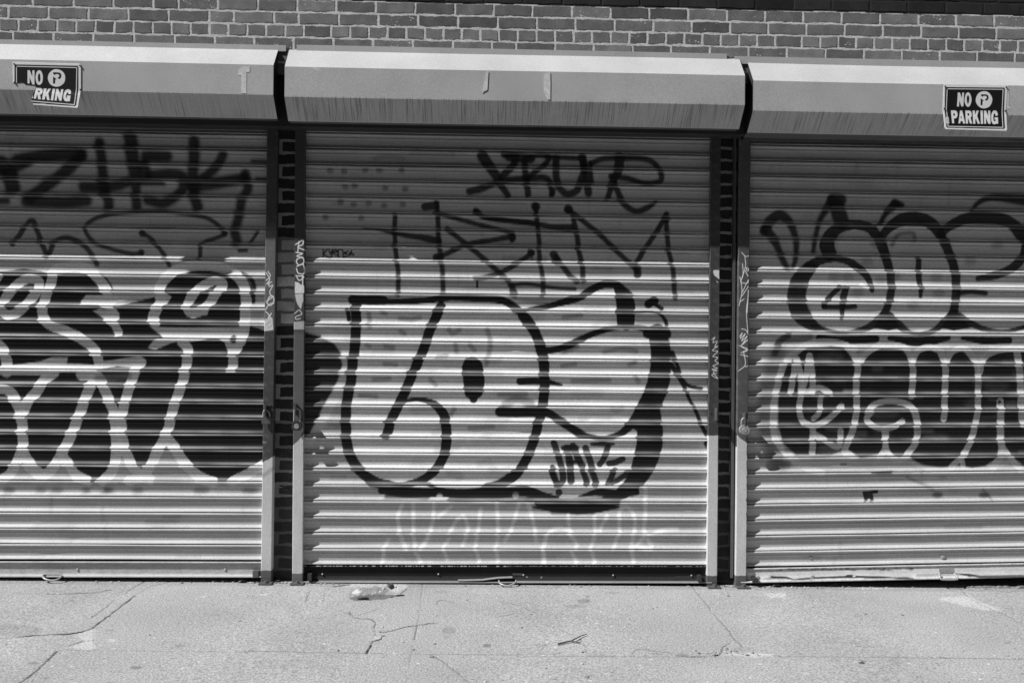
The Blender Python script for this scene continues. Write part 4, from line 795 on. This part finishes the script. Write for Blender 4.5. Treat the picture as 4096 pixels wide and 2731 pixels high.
c = P(1066, 1681, YF-.022); root = empty('padlock', tuple(c)); tag(root, 'square steel padlock hanging on the right rail of the shutter with white outlined letters', 'padlock', 'padlocks on the guide rails')
mb = MB(); mb.box(c[0]-.025, c[0]+.025, c[1]-.013, c[1]+.013, c[2]-.019, c[2]+.019, .3, .003); keep(mb.build('body', M_dsteel), root)
mb = MB(); mb.tube(smooth_path(np.array([(c[0]-.017, c[1], c[2]+.016), (c[0]-.017, c[1], c[2]+.045), (c[0]-.008, c[1], c[2]+.058), (c[0]+.008, c[1], c[2]+.05), (c[0]+.017, c[1], c[2]+.03), (c[0]+.017, c[1], c[2]+.016)]), 5), .0042, 10); keep(mb.build('shackle', M_steel, None, smooth=True), root)

# ------------------------------------------------------------------ no-parking signs
def sign(fr, left, right, fold_tilt, outline, label, draw, screws):
    """left/right: three view points each (top, fold, bottom); the part under the fold is bent forward"""
    Lp = fr.pt(left); Rp = fr.pt(right); nu = 300; rows = [(0, 1, 130), (1, 2, 90)]
    YS = YH-.002; V = []; nr = 0
    tf = math.tan(math.radians(fold_tilt))
    for a, b, n in rows:
        for t in np.linspace(0, 1, n, endpoint=(b == 2)):
            l = Lp[a]*(1-t)+Lp[b]*t; r = Rp[a]*(1-t)+Rp[b]*t; u = np.linspace(0, 1, nu)[:, None]; px = l*(1-u)+r*u
            fd = Lp[1]*(1-u)+Rp[1]*u
            d = fw+np.outer((px[:, 0]-2048)/F, RX)-np.outer((px[:, 1]-1365.5)/F, UX)
            df = fw+np.outer((fd[:, 0]-2048)/F, RX)-np.outer((fd[:, 1]-1365.5)/F, UX)
            zf = CAM[2]+df[:, 2]*((YS-CAM[1])/df[:, 1])
            y = np.full(nu, YS)
            for _ in range(6):
                z = CAM[2]+d[:, 2]*((y-CAM[1])/d[:, 1]); dz = np.clip(zf-z, 0, None); y = YS-tf*dz*np.clip(dz/.03, 0, 1)
            V.append(CAM+d*((y-CAM[1])/d[:, 1])[:, None]); nr += 1
    V = np.vstack(V); X = project(V)
    Fq = grid_faces(nr, nu)[:, ::-1]; cen = X[Fq].mean(1); Fq = Fq[inside(cen, fr.pt(outline))]
    used = np.unique(Fq); mp = np.full(len(V), -1); mp[used] = np.arange(len(used)); V = V[used]; X = X[used]; Fq = mp[Fq]
    ops = []; f2_ = Frame(ops, fr.o[0], fr.o[1], fr.k); draw(f2_)
    alb = paint(X, np.full(len(V), .80), ops)
    c = V.mean(0); root = empty('no_parking_sign', tuple(c)); tag(root, label, 'sign', 'no parking signs on the shutter hoods')
    o = mesh_np('panel', V, Fq, M_sign, None, alb=alb, smooth=True); keep(o, root)
    md = o.modifiers.new('thick', 'SOLIDIFY'); md.thickness = .0014; md.offset = -1
    for q in screws:
        p = fr.pt([q])[0]; disc('screw', p[0], p[1], YS-.002, .0042, M_dark, root, .0035)
def ring(fr, cx, cy, rx, ry, ix, iy, sk=0):
    fr.el(cx, cy, rx, ry, SW, 3); fr.el(cx, cy, ix, iy, SB, 3)
SB = .014; SW = .80
def glyphs(fr, polys, holes):
    for p in polys: fr.po(p, SW, 3, 1, .1)
    for p in holes: fr.po(p, SB, 3, 1, .1)
def draw_right(fr):
    fr.po([(280, 190), (1800, 205), (1828, 235), (1805, 830), (1830, 1250), (1805, 1286), (335, 1258), (297, 1230), (250, 780), (266, 210)], SB, 3, 1, .1)
    fr.st([(318, 235), (1780, 250), (1752, 830), (1775, 1243), (342, 1215), (322, 970), (295, 770), (318, 235)], 19, SW, 3, 1, sm=False, rag=.1)
    fr.el(1280, 522, 216, 223, SW, 3)
    glyphs(fr, [], [[(1195, 480), (1280, 550), (1245, 560), (1240, 665), (1190, 665)], [(1203, 380), (1340, 380), (1390, 410), (1405, 460), (1385, 520), (1340, 553), (1300, 520), (1340, 495), (1355, 460), (1340, 430), (1310, 420), (1255, 425), (1252, 455), (1203, 415)]])
    ring(fr, 862, 518, 88, 188, 31, 108)
    glyphs(fr, [[(597, 333), (650, 333), (700, 480), (713, 335), (760, 335), (740, 695), (690, 695), (637, 540), (625, 697), (575, 695)],
                [(415, 800), (530, 800), (575, 830), (590, 900), (575, 980), (530, 1010), (492, 1012), (502, 1135), (447, 1135)], [(655, 803), (712, 805), (790, 1143), (735, 1143), (722, 1080), (668, 1080), (660, 1138), (612, 1138)],
                [(790, 803), (900, 803), (945, 830), (960, 890), (955, 950), (930, 1000), (973, 1143), (915, 1143), (870, 1010), (858, 1010), (862, 1143), (808, 1143)], [(982, 805), (1043, 805), (1048, 930), (1085, 805), (1145, 805), (1100, 940), (1175, 1148), (1115, 1148), (1068, 1010), (1052, 1060), (1056, 1148), (997, 1148)],
                [(1188, 805), (1247, 805), (1258, 1150), (1200, 1150)], [(1277, 805), (1335, 805), (1395, 960), (1390, 805), (1443, 805), (1452, 1150), (1395, 1150), (1330, 990), (1335, 1150), (1287, 1148)],
                [(1560, 800), (1610, 815), (1638, 880), (1640, 930), (1585, 943), (1575, 890), (1555, 878), (1530, 900), (1522, 980), (1530, 1060), (1560, 1092), (1585, 1070), (1588, 1040), (1558, 1040), (1555, 983), (1645, 983), (1650, 1150), (1620, 1150), (1610, 1140), (1560, 1165), (1510, 1150), (1475, 1080), (1468, 970), (1480, 880), (1515, 815)]],
           [[(473, 875), (510, 878), (527, 905), (515, 940), (480, 940)], [(683, 930), (700, 1000), (668, 1000)], [(845, 877), (885, 877), (903, 905), (890, 938), (850, 938)]])
    fr.po([(278, 968), (355, 970), (372, 1140), (293, 1140)], .7, 3, 1, .1)
    for i in range(8): fr.st([(312+i*1.6, 1000+i*15), (348+i*1.6, 1000+i*15)], 5, .15, 2, .8, sm=False)
    for a, b in (((340, 1243), (545, 1250)), ((575, 1252), (750, 1256)), ((985, 1264), (1115, 1268)), ((1695, 1271), (1765, 1274))): fr.st([a, b], 12, .3, 4, .8, sm=False)
sign(s2, [(228, 130), (203, 790), (258, 1292)], [(1893, 155), (1865, 830), (1890, 1336)], 4,
     [(255, 128), (1865, 155), (1885, 165), (1895, 195), (1865, 830), (1888, 1300), (1880, 1322), (1855, 1335), (290, 1292), (268, 1285), (257, 1260), (203, 790), (225, 165), (234, 138)],
     'whole black and white no parking sign on the hood at the right, above the 4', draw_right, [(268, 170), (1865, 190), (245, 750), (1835, 805)])
def draw_left(fr):
    fr.po([(190, 252), (1830, 287), (1857, 325), (1855, 900), (1797, 1320), (1760, 1347), (500, 1258), (182, 900), (182, 280)], SB, 3, 1, .1)
    fr.st([(235, 760), (232, 300), (1810, 335), (1800, 900), (1745, 1303), (600, 1207)], 19, SW, 3, 1, sm=False, rag=.1)
    fr.el(1282, 607, 230, 226, SW, 3)
    glyphs(fr, [], [[(1190, 565), (1290, 640), (1250, 650), (1245, 755), (1190, 755)], [(1193, 458), (1340, 460), (1395, 490), (1413, 550), (1395, 610), (1358, 642), (1305, 600), (1340, 585), (1355, 550), (1340, 515), (1310, 507), (1250, 510), (1248, 540), (1193, 500)]])
    ring(fr, 828, 597, 97, 190, 32, 110)
    glyphs(fr, [[(525, 405), (580, 405), (650, 580), (652, 410), (705, 410), (705, 780), (650, 775), (575, 575), (578, 752), (522, 745)], [(655, 1065), (657, 1136), (636, 1130)],
                [(750, 862), (870, 870), (915, 900), (918, 960), (895, 1020), (850, 1045), (870, 1165), (800, 1160), (785, 1040), (768, 1045), (740, 1150), (682, 1140)], [(950, 880), (1022, 883), (1005, 1000), (1065, 888), (1138, 888), (1065, 1000), (1100, 1188), (1035, 1180), (1010, 1065), (985, 1090), (970, 1172), (902, 1168)],
                [(1180, 888), (1248, 892), (1190, 1195), (1130, 1188)], [(1275, 893), (1330, 895), (1380, 1040), (1400, 900), (1460, 903), (1410, 1203), (1355, 1198), (1305, 1060), (1282, 1195), (1228, 1193)],
                [(1580, 897), (1640, 920), (1660, 960), (1655, 1020), (1595, 1028), (1590, 990), (1570, 978), (1545, 1000), (1520, 1080), (1525, 1120), (1550, 1130), (1572, 1110), (1548, 1105), (1550, 1065), (1650, 1068), (1625, 1217), (1595, 1213), (1590, 1205), (1550, 1222), (1490, 1200), (1458, 1130), (1465, 1040), (1510, 930)]],
           [[(795, 935), (835, 937), (850, 955), (840, 980), (790, 980)]])
    for a, b in (((850, 1270), (995, 1280)), ((1650, 1322), (1720, 1327))): fr.st([a, b], 12, .4, 4, .8, sm=False)
sign(s1, [(140, 188), (140, 800), (40, 1255)], [(1922, 235), (1920, 905), (1845, 1392)], 7,
     [(140, 190), (1875, 233), (1905, 245), (1922, 275), (1920, 915), (1840, 1375), (1825, 1387), (1805, 1390), (668, 1300), (668, 1255), (618, 1205), (640, 1120), (665, 1000), (690, 935), (735, 870), (750, 800), (600, 782), (460, 770), (420, 735), (380, 720), (250, 732), (145, 735)],
     'torn no parking sign missing its lower left corner on the hood at the left', draw_left, [(168, 235), (1888, 278), (175, 720), (1900, 910)])

# ------------------------------------------------------------------ pavement
opsG = []
g1 = Frame(opsG, 0, 2150); g2 = Frame(opsG, 1000, 2150); g3 = Frame(opsG, 2000, 2150); g4 = Frame(opsG, 2996, 2150)
PV = .325; LP = .46
for fr, poly in ((g1, [(640, 830), (800, 780), (830, 820), (800, 870), (720, 880)]), (g1, [(580, 940), (720, 890), (800, 880), (830, 930), (780, 955)]), (g1, [(905, 870), (960, 860), (1000, 875), (960, 895)]), (g1, [(2000, 865), (2060, 868), (2060, 872), (2000, 870)]), (g1, [(1710, 500), (1760, 495), (1750, 508)]), (g1, [(2230, 485), (2280, 480), (2270, 492)]), (g2, [(790, 420), (860, 390), (1345, 392), (1350, 420), (1250, 470), (1100, 420)]), (g2, [(90, 485), (140, 480), (130, 492)]), (g2, [(1060, 855), (1110, 838), (1140, 845), (1100, 872)]), (g3, [(1810, 475), (1880, 475), (1860, 485)]), (g3, [(780, 405), (1050, 400), (1300, 415), (1250, 420)]),
                 (g4, [(1600, 520), (1700, 502), (1880, 495), (2000, 560), (2170, 608), (2160, 630), (2020, 620), (1800, 570)]), (g4, [(130, 475), (310, 470), (320, 495), (190, 522)]), (g4, [(850, 425), (1300, 405), (1420, 415), (1100, 440)]), (g3, [(1890, 1000), (1990, 960), (2352, 1000), (2200, 1020)])): fr.po(poly, LP, 8, .75, 1.4)
for fr, x, y, rx, ry, o in ((g1, 1165, 1110, 50, 14, .6), (g1, 285, 1070, 46, 10, .5), (g1, 1540, 922, 50, 14, .3), (g1, 940, 790, 40, 10, .3), (g1, 150, 790, 220, 50, .25), (g1, 395, 1195, 40, 8, .4), (g1, 940, 1238, 34, 8, .5), (g1, 53, 912, 9, 10, .9), (g1, 278, 1224, 8, 8, .8), (g1, 612, 535, 20, 5, .5), (g1, 1865, 660, 40, 10, .2), (g2, 2025, 920, 34, 12, .7), (g2, 735, 1118, 26, 6, .5), (g2, 1700, 790, 60, 30, .3), (g2, 1680, 845, 26, 10, .3), (g2, 850, 650, 20, 20, .4), (g3, 720, 540, 60, 18, .5), (g3, 750, 503, 12, 5, .9), (g3, 650, 585, 90, 14, .3), (g3, 980, 470, 50, 6, .3), (g4, 960, 1070, 24, 14, .7), (g4, 1045, 1056, 8, 4, .9), (g4, 2127, 1133, 6, 5, .9), (g4, 1605, 1072, 8, 5, .8), (g4, 1260, 1075, 50, 14, .25), (g4, 930, 660, 40, 16, .2), (g3, 880, 1010, 110, 16, .25), (g3, 1560, 1005, 60, 12, .5), (g3, 1680, 1016, 90, 7, .5), (g2, 1640, 460, 60, 8, .3), (g3, 2080, 960, 110, 26, .2)): fr.el(x, y, rx, ry, .10, 8, o)
for i in range(1100):        # pebbles, pits and gum worn into the concrete
    px = rng.uniform(0, 4096); py = 2345+390*rng.uniform(0, 1); w = rng.uniform(.7, 2.6)*(.6+(py-2330)/500)
    a = np.array([[px-w*1.6, py], [px+w*1.6, py+rng.normal(0, .6)]]); opsG.append(('s', a, np.array([w*.55]), .14 if rng.random() < .62 else .62, .8, rng.uniform(.35, .85), 0))
CR = []
def crack(fr, pts, w, op=1.0, val=.03):
    p = smooth_path(fr.pt(pts), 5); p = p+np.stack([rng.normal(0, 1.1, len(p)), rng.normal(0, .7, len(p))], 1)
    p = p+np.stack([rng.normal(0, 1.0, len(p)), rng.normal(0, .6, len(p))], 1)
    e = ('s', p, np.maximum(.6, w*fr.k/2*1.0*rng.uniform(.4, 1.3, max(4, len(p)//2))), val, 1.0, op, 1.0); opsG.append(e); CR.append((p, w*fr.k/2*.6, op))
crack(g1, [(1160, 490), (1030, 590), (910, 680), (790, 775)], 10); crack(g1, [(790, 775), (740, 790), (600, 820), (400, 828), (150, 848)], 9, .95); crack(g1, [(150, 848), (0, 858)], 4, .5); crack(g1, [(490, 970), (380, 1070), (280, 1160), (150, 1250)], 12)
crack(g1, [(500, 965), (830, 960), (1300, 965), (1680, 970), (2352, 970)], 6, .5, .12); crack(g1, [(1240, 372), (1110, 440), (1080, 475)], 7, .8); crack(g1, [(400, 485), (600, 475), (790, 470), (950, 440)], 6, .7); crack(g1, [(930, 575), (840, 640), (785, 680)], 6, .75); crack(g1, [(1180, 480), (1280, 420), (1450, 375)], 9, .4, .12); crack(g1, [(720, 880), (590, 925)], 6, .8); crack(g1, [(825, 800), (800, 870), (830, 925)], 6, .7); crack(g1, [(1080, 420), (980, 520), (930, 575)], 4, .5)
crack(g2, [(0, 965), (500, 975), (1000, 985), (1550, 993), (2352, 1000)], 7, .5, .12); crack(g2, [(995, 982), (1030, 930), (1050, 880)], 14); crack(g2, [(1050, 880), (1110, 870), (1150, 835)], 9); crack(g2, [(1070, 830), (1065, 760), (1055, 700), (920, 685), (848, 640)], 7, .8); crack(g2, [(1110, 803), (1200, 795), (1300, 770), (1430, 745), (1600, 725)], 7, .85)
crack(g2, [(1480, 385), (1450, 600), (1430, 740), (1400, 880), (1380, 980), (1360, 1100)], 8, .4, .13); crack(g2, [(1430, 745), (1405, 870)], 7, .6); crack(g2, [(1550, 995), (1640, 1050), (1720, 1110), (1830, 1195), (1890, 1250)], 10, .6, .08); crack(g2, [(510, 465), (475, 540)], 6, .7); crack(g2, [(640, 465), (620, 560)], 5, .6); crack(g2, [(710, 418), (860, 398)], 7, .9); crack(g2, [(730, 430), (735, 480)], 4, .5); crack(g2, [(1350, 430), (1270, 490)], 7, .8); crack(g2, [(1590, 570), (1640, 530), (1740, 550)], 5, .6); crack(g2, [(1090, 610), (930, 665)], 4, .6); crack(g2, [(2120, 675), (2260, 645)], 5, .6)
crack(g3, [(1640, 410), (1700, 490), (1800, 610), (1880, 710), (1930, 760), (2010, 870), (2080, 930)], 9, .6, .09); crack(g3, [(200, 1008), (850, 1012), (1400, 1015), (1830, 1015)], 6, .55, .1); crack(g3, [(1835, 1012), (1890, 985), (1910, 930), (1980, 890)], 11); crack(g3, [(1120, 1010), (1180, 950), (1350, 970), (1500, 990)], 5, .6); crack(g3, [(320, 995), (400, 905)], 5, .6); crack(g3, [(0, 550), (130, 570), (330, 650)], 4, .5); crack(g3, [(350, 735), (480, 770), (620, 830)], 5, .55); crack(g3, [(690, 850), (730, 950), (780, 1012)], 5, .5); crack(g3, [(440, 1000), (530, 975)], 5, .6); crack(g3, [(1300, 985), (1400, 995)], 6, .6)
crack(g4, [(250, 1015), (800, 1015), (1300, 1020), (2352, 1035)], 9, .5, .1); crack(g4, [(1780, 410), (1850, 480), (1950, 545), (2080, 610), (2200, 660), (2330, 725)], 8, .5, .1); crack(g4, [(1630, 1015), (1710, 1030)], 5, .8)
xs = axis(-60, 60, -3.15, 3.25, .0055, 1.5)
ys = np.unique(np.concatenate([np.arange(-2.3, -2.0, .1), np.arange(-2.0, .06, .0055), [.1, .2, .3]]))
Xg, Yg = np.meshgrid(xs, ys); V = np.stack([Xg.ravel(), Yg.ravel(), GA+GB*Xg.ravel()], 1)
near = (np.abs(V[:, 0]) < 3.3) & (V[:, 1] > -2.0)
X = np.full((len(V), 2), -1e6); X[near] = project(V[near])
alb = np.full(len(V), PV)
alb[near] *= 1+.035*np.sin(V[near, 0]*3.1+V[near, 1]*5)+.03*np.sin(V[near, 0]*7.7-V[near, 1]*3+1)
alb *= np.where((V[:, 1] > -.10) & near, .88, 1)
alb = paint(X, alb, opsG)
dzz = np.zeros(len(V))
for p, w, op in CR:
    lo = p.min(0)-6; hi = p.max(0)+6; idx = np.nonzero((X[:, 0] > lo[0]) & (X[:, 0] < hi[0]) & (X[:, 1] > lo[1]) & (X[:, 1] < hi[1]))[0]
    if len(idx) == 0: continue
    d, _ = seg_dist(X[idx], p); dzz[idx] = np.minimum(dzz[idx], -.004*op*np.clip((w+.8-d)/1.0, 0, 1))
dzz[near] += rng.normal(0, .00035, near.sum())
# slabs have settled a little differently
slab = np.floor((V[:, 0]+3.3)/1.5); V[:, 2] += np.where(near, .0, 0)+dzz
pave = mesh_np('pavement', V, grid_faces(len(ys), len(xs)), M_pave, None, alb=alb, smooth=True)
tag(pave, 'cracked pale concrete pavement in front of the shutters', 'pavement', kind='structure')

# unseen street added behind the camera to dim the wall: kerb, asphalt, building row
def slab(y0, y1, dz, m, name, label, cat, th=None):
    mb = MB(); V = []
    for x in (-60, 60):
        for y in (y0, y1): V.append((x, y, gz(x)+dz))
    if th is None: mb.add(V, [(0, 2, 3, 1)])
    else:
        V += [(v[0], v[1], v[2]-th) for v in V]; mb.add(V, [(0, 2, 3, 1), (4, 5, 7, 6), (0, 1, 5, 4), (2, 6, 7, 3), (0, 4, 6, 2), (1, 3, 7, 5)])
    o = mb.build(name, m); tag(o, label, cat, kind='structure'); return o
M_road = mat('asphalt', .04, .9, n1=(120, .3), n2=(2, .15), bump=.4, bscale=120)
M_far = mat('dark_brick', .06, .9, n1=(3, .2))
slab(-2.46, -2.303, .0, M_conc, 'kerb', 'concrete kerb along the pavement edge', 'kerb', .3)
slab(-14.5, -2.46, -.14, M_road, 'road', 'dark asphalt road', 'road'); slab(-14.65, -14.5, 0, M_conc, 'kerb', 'concrete kerb across the road', 'kerb', .3); slab(-60, -14.65, -.004, M_conc, 'pavement', 'pavement across the road', 'pavement')
mb = MB()
mb.box(-45, 45, -30, -18.5, -1, 22, .1)
for fl in range(6):
    for i in range(24): mb.box(-43+i*3.6, -41.6+i*3.6, -18.5, -18.42, 1.2+fl*3.5, 3.1+fl*3.5, .1)
fb = mb.build('building', M_far); tag(fb, 'unseen dark building row added across the road to block sky light', 'building')

# ------------------------------------------------------------------ litter
def chips(name, spots, lo, hi, label, cat):
    mb = MB()
    for (px, py, n, sx, sy) in spots:
        for i in range(n):
            c = G(px+rng.normal(0, sx), py+rng.normal(0, sy)); r = rng.uniform(lo, hi)
            if c[1] > -.012: c[1] = -.012-rng.uniform(0, .03)
            bm = bmesh.new(); bmesh.ops.create_icosphere(bm, subdivisions=1, radius=r)
            k = rng.uniform(.4, 1, 3)
            for v in bm.verts: v.co = Vector((v.co.x*(1+.8*k[0])*rng.uniform(.75, 1.2), v.co.y*rng.uniform(.7, 1.2), v.co.z*.55*rng.uniform(.7, 1.3)))
            bmesh.ops.rotate(bm, matrix=Matrix.Rotation(rng.uniform(0, 6.3), 3, 'Z'), verts=bm.verts)
            bmesh.ops.translate(bm, vec=(c[0], c[1], gz(c[0])+r*.3), verts=bm.verts); mb.bm(bm, float(rng.uniform(.08, .46)))
    o = mb.build(name, M_chip, None, attr=True); tag(o, label, cat, kind='stuff'); return o
chips('gravel', [(1120, 2324, 60, 40, 5), (1015, 2322, 25, 18, 4), (1215, 2328, 40, 30, 4), (2905, 2334, 110, 32, 6), (3010, 2342, 70, 30, 5), (3080, 2346, 50, 50, 5), (1330, 2332, 25, 80, 3), (700, 2324, 25, 300, 3), (2400, 2344, 30, 300, 4), (3400, 2350, 60, 160, 6), (2050, 2600, 25, 900, 60), (2900, 2612, 40, 60, 12), (2000, 2450, 30, 1000, 60)], .0018, .0075, 'loose stone chips and grit lying along the foot of the shutters', 'grit')
def thing_mesh(mb, name, m, label, cat, smooth=False, group=None):
    """a loose thing that is one mesh: origin moved to its base"""
    o = mb.build(name, m, None, smooth=smooth); V = np.array([v.co[:] for v in o.data.vertices]); c = V.mean(0); c[2] = V[:, 2].min()
    o.data.transform(Matrix.Translation(-Vector(c))); o.location = c; tag(o, label, cat, group); return o
mb = MB(); tw = [G(x, y, h) for x, y, h in ((2232, 2574, .006), (2260, 2567, .007), (2285, 2561, .008), (2305, 2551, .01), (2325, 2541, .009), (2347, 2535, .006))]
mb.tube(smooth_path(np.array(tw), 4), np.linspace(.0040, .0018, len(smooth_path(np.array(tw), 4))), 8)
tw2 = [G(x, y, h) for x, y, h in ((2284, 2562, .008), (2300, 2565, .008), (2321, 2569, .006))]; mb.tube(smooth_path(np.array(tw2), 4), .0028, 8)
thing_mesh(mb, 'twig', M_bark, 'small dark forked twig lying on the open pavement', 'twig', True)
# crushed clear bottle
rootb = empty('crushed_bottle', tuple(G(1480, 2390))); tag(rootb, 'crushed clear plastic bottle with a white label lying below the shutter with silver letters', 'bottle')
a = G(1398, 2394); b = G(1558, 2384); ax = b-a; L = np.linalg.norm(ax); ax /= L; side = np.array([ax[1], -ax[0], 0])
if side[1] > 0: side = -side
prof = [(0, .012, .008), (.05, .034, .016), (.2, .042, .022), (.42, .044, .024), (.52, .040, .021), (.62, .046, .027), (.75, .038, .026), (.86, .024, .020), (.93, .015, .015), (1.0, .014, .014)]
V = []; nn = 28
for i, t in enumerate(np.linspace(0, 1, 44)):
    hw = np.interp(t, [p[0] for p in prof], [p[1]*1.25 for p in prof]); hh = np.interp(t, [p[0] for p in prof], [p[2] for p in prof]); lift = .030*max(0, t-.78)/.22
    for k in range(nn):
        an = 2*math.pi*k/nn; w = 1+.07*math.sin(an*3+t*21)+.05*math.sin(an*5-t*33)
        V.append(a+ax*(L*t)+side*(hw*math.cos(an)*w)+np.array([0, 0, hh+.002+hh*math.sin(an)*w*(.92+.1*math.sin(t*40))+lift]))
V = np.array(V); Fc = [(i*nn+k, i*nn+(k+1) % nn, (i+1)*nn+(k+1) % nn, (i+1)*nn+k) for i in range(43) for k in range(nn)]
mb = MB(); mb.add(V, Fc+[tuple(range(nn))]); keep(mb.build('body', M_clear, None, smooth=True), rootb)
def onb(t0, t1, a0, a1, name, m, grow=.0035):
    vs = []; na, nb = 9, 9
    for i in range(na):
        t = t0+(t1-t0)*i/(na-1); r_ = t*43; i0 = int(r_); fr_ = r_-i0
        for k in range(nb):
            q = 2*(k/(nb-1)-.5); sh = math.sqrt(max(0, 1-(2*(i/(na-1)-.5))**2))*.55+.45
            an = ((a0+a1)/2+(a1-a0)/2*q*sh)/(2*math.pi)*nn; k0 = int(math.floor(an)); fk = an-k0
            g = lambda ii, kk: V[min(ii, 43)*nn+kk % nn]
            p = (g(i0, k0)*(1-fk)+g(i0, k0+1)*fk)*(1-fr_)+(g(i0+1, k0)*(1-fk)+g(i0+1, k0+1)*fk)*fr_
            vs.append(p+np.array([0, -.5, .8])*grow)
    m_ = MB(); m_.add(vs, [(i*nb+k, i*nb+k+1, (i+1)*nb+k+1, (i+1)*nb+k) for i in range(na-1) for k in range(nb-1)]); keep(m_.build(name, m, None, smooth=True), rootb)
onb(.05, .28, .55, 1.75, 'label', M_label); onb(.80, .90, .5, 1.4, 'neck_label', M_label)
mb = MB(); e = np.array([a+ax*(L*.985)+np.array([0, 0, .046]), a+ax*(L*1.0)+np.array([0, 0, .05]), a+ax*(L*1.10)+np.array([0, 0, .058])]); mb.tube(e, [.0165, .0175, .0165], 16); keep(mb.build('cap', M_dark), rootb)
# clear film under the right shutter
nx, ny = 46, 14; vs = []
for j in range(ny):
    for i in range(nx):
        u = i/(nx-1); v = j/(ny-1); px = 3862+ (4140-3862)*u; py0 = 2330+8*math.sin(u*9); py1 = 2352+12*math.sin(u*3.1)+6*math.sin(u*13)
        c = G(px, py0+(py1-py0)*v); h = .003+.013*abs(math.sin(u*5+v*2.2+math.sin(u*17)))*math.sin(math.pi*min(1, v*1.1))*(.4+.6*u)+.006*abs(math.sin(u*13-v*7+math.sin(u*29)*1.5))
        vs.append((c[0], min(c[1], -.02)-.002*i % .01, gz(c[0])+h))
mb = MB(); mb.add(vs, [(j*nx+i, j*nx+i+1, (j+1)*nx+i+1, (j+1)*nx+i) for j in range(ny-1) for i in range(nx-1)])
thing_mesh(mb, 'plastic_film', M_wrap, 'crumpled clear plastic film under the raised corner of the right shutter', 'plastic film', False)
def leaf(px, py, L, rot, label, name='dry_leaf', m=M_leaf):
    c = G(px, py); mb = MB(); vs = []; n = 9
    for i in range(n):
        t = i/(n-1); w = L*.28*math.sin(math.pi*t)**.8
        for k in (-1, 0, 1): vs.append(Vector((L*(t-.5), w*k, .004+.35*w*abs(k)+.006*math.sin(t*4))))
    R = Matrix.Rotation(rot, 3, 'Z'); y0 = min(c[1], -.03); vs = [R @ v+Vector((c[0], y0, gz(c[0]))) for v in vs]
    mb.add(vs, [(3*i+k, 3*i+k+1, 3*i+4+k, 3*i+3+k) for i in range(n-1) for k in range(2)]); thing_mesh(mb, name, m, label, 'leaf', True, 'dry leaves at the foot of the wall')
leaf(982, 2318, .05, .3, 'curled dry leaf beside the foot plate under the left shutter end')
leaf(2822, 2340, .034, -.5, 'pale dry leaf at the right end of the black bottom bar')
leaf(3105, 2344, .06, .1, 'long dry leaf beside the end stop of the right shutter')
leaf(3445, 2651, .034, -.6, 'dark dry leaf lying alone on the pavement below the right shutter')
mb = MB(); a = G(1786, 2330, .005); b = G(1806, 2330, .005); mb.tube([a, b], .004, 10); thing_mesh(mb, 'cigarette_butt', M_label, 'white cigarette butt lying against the black bottom bar', 'cigarette butt')
mb = MB(); a = G(1102, 2322, .006); b = G(1118, 2320, .006); mb.tube([a, b], .0042, 10); thing_mesh(mb, 'paper_scrap', M_label, 'small white paper roll between the two rails of the left pier', 'paper scrap')
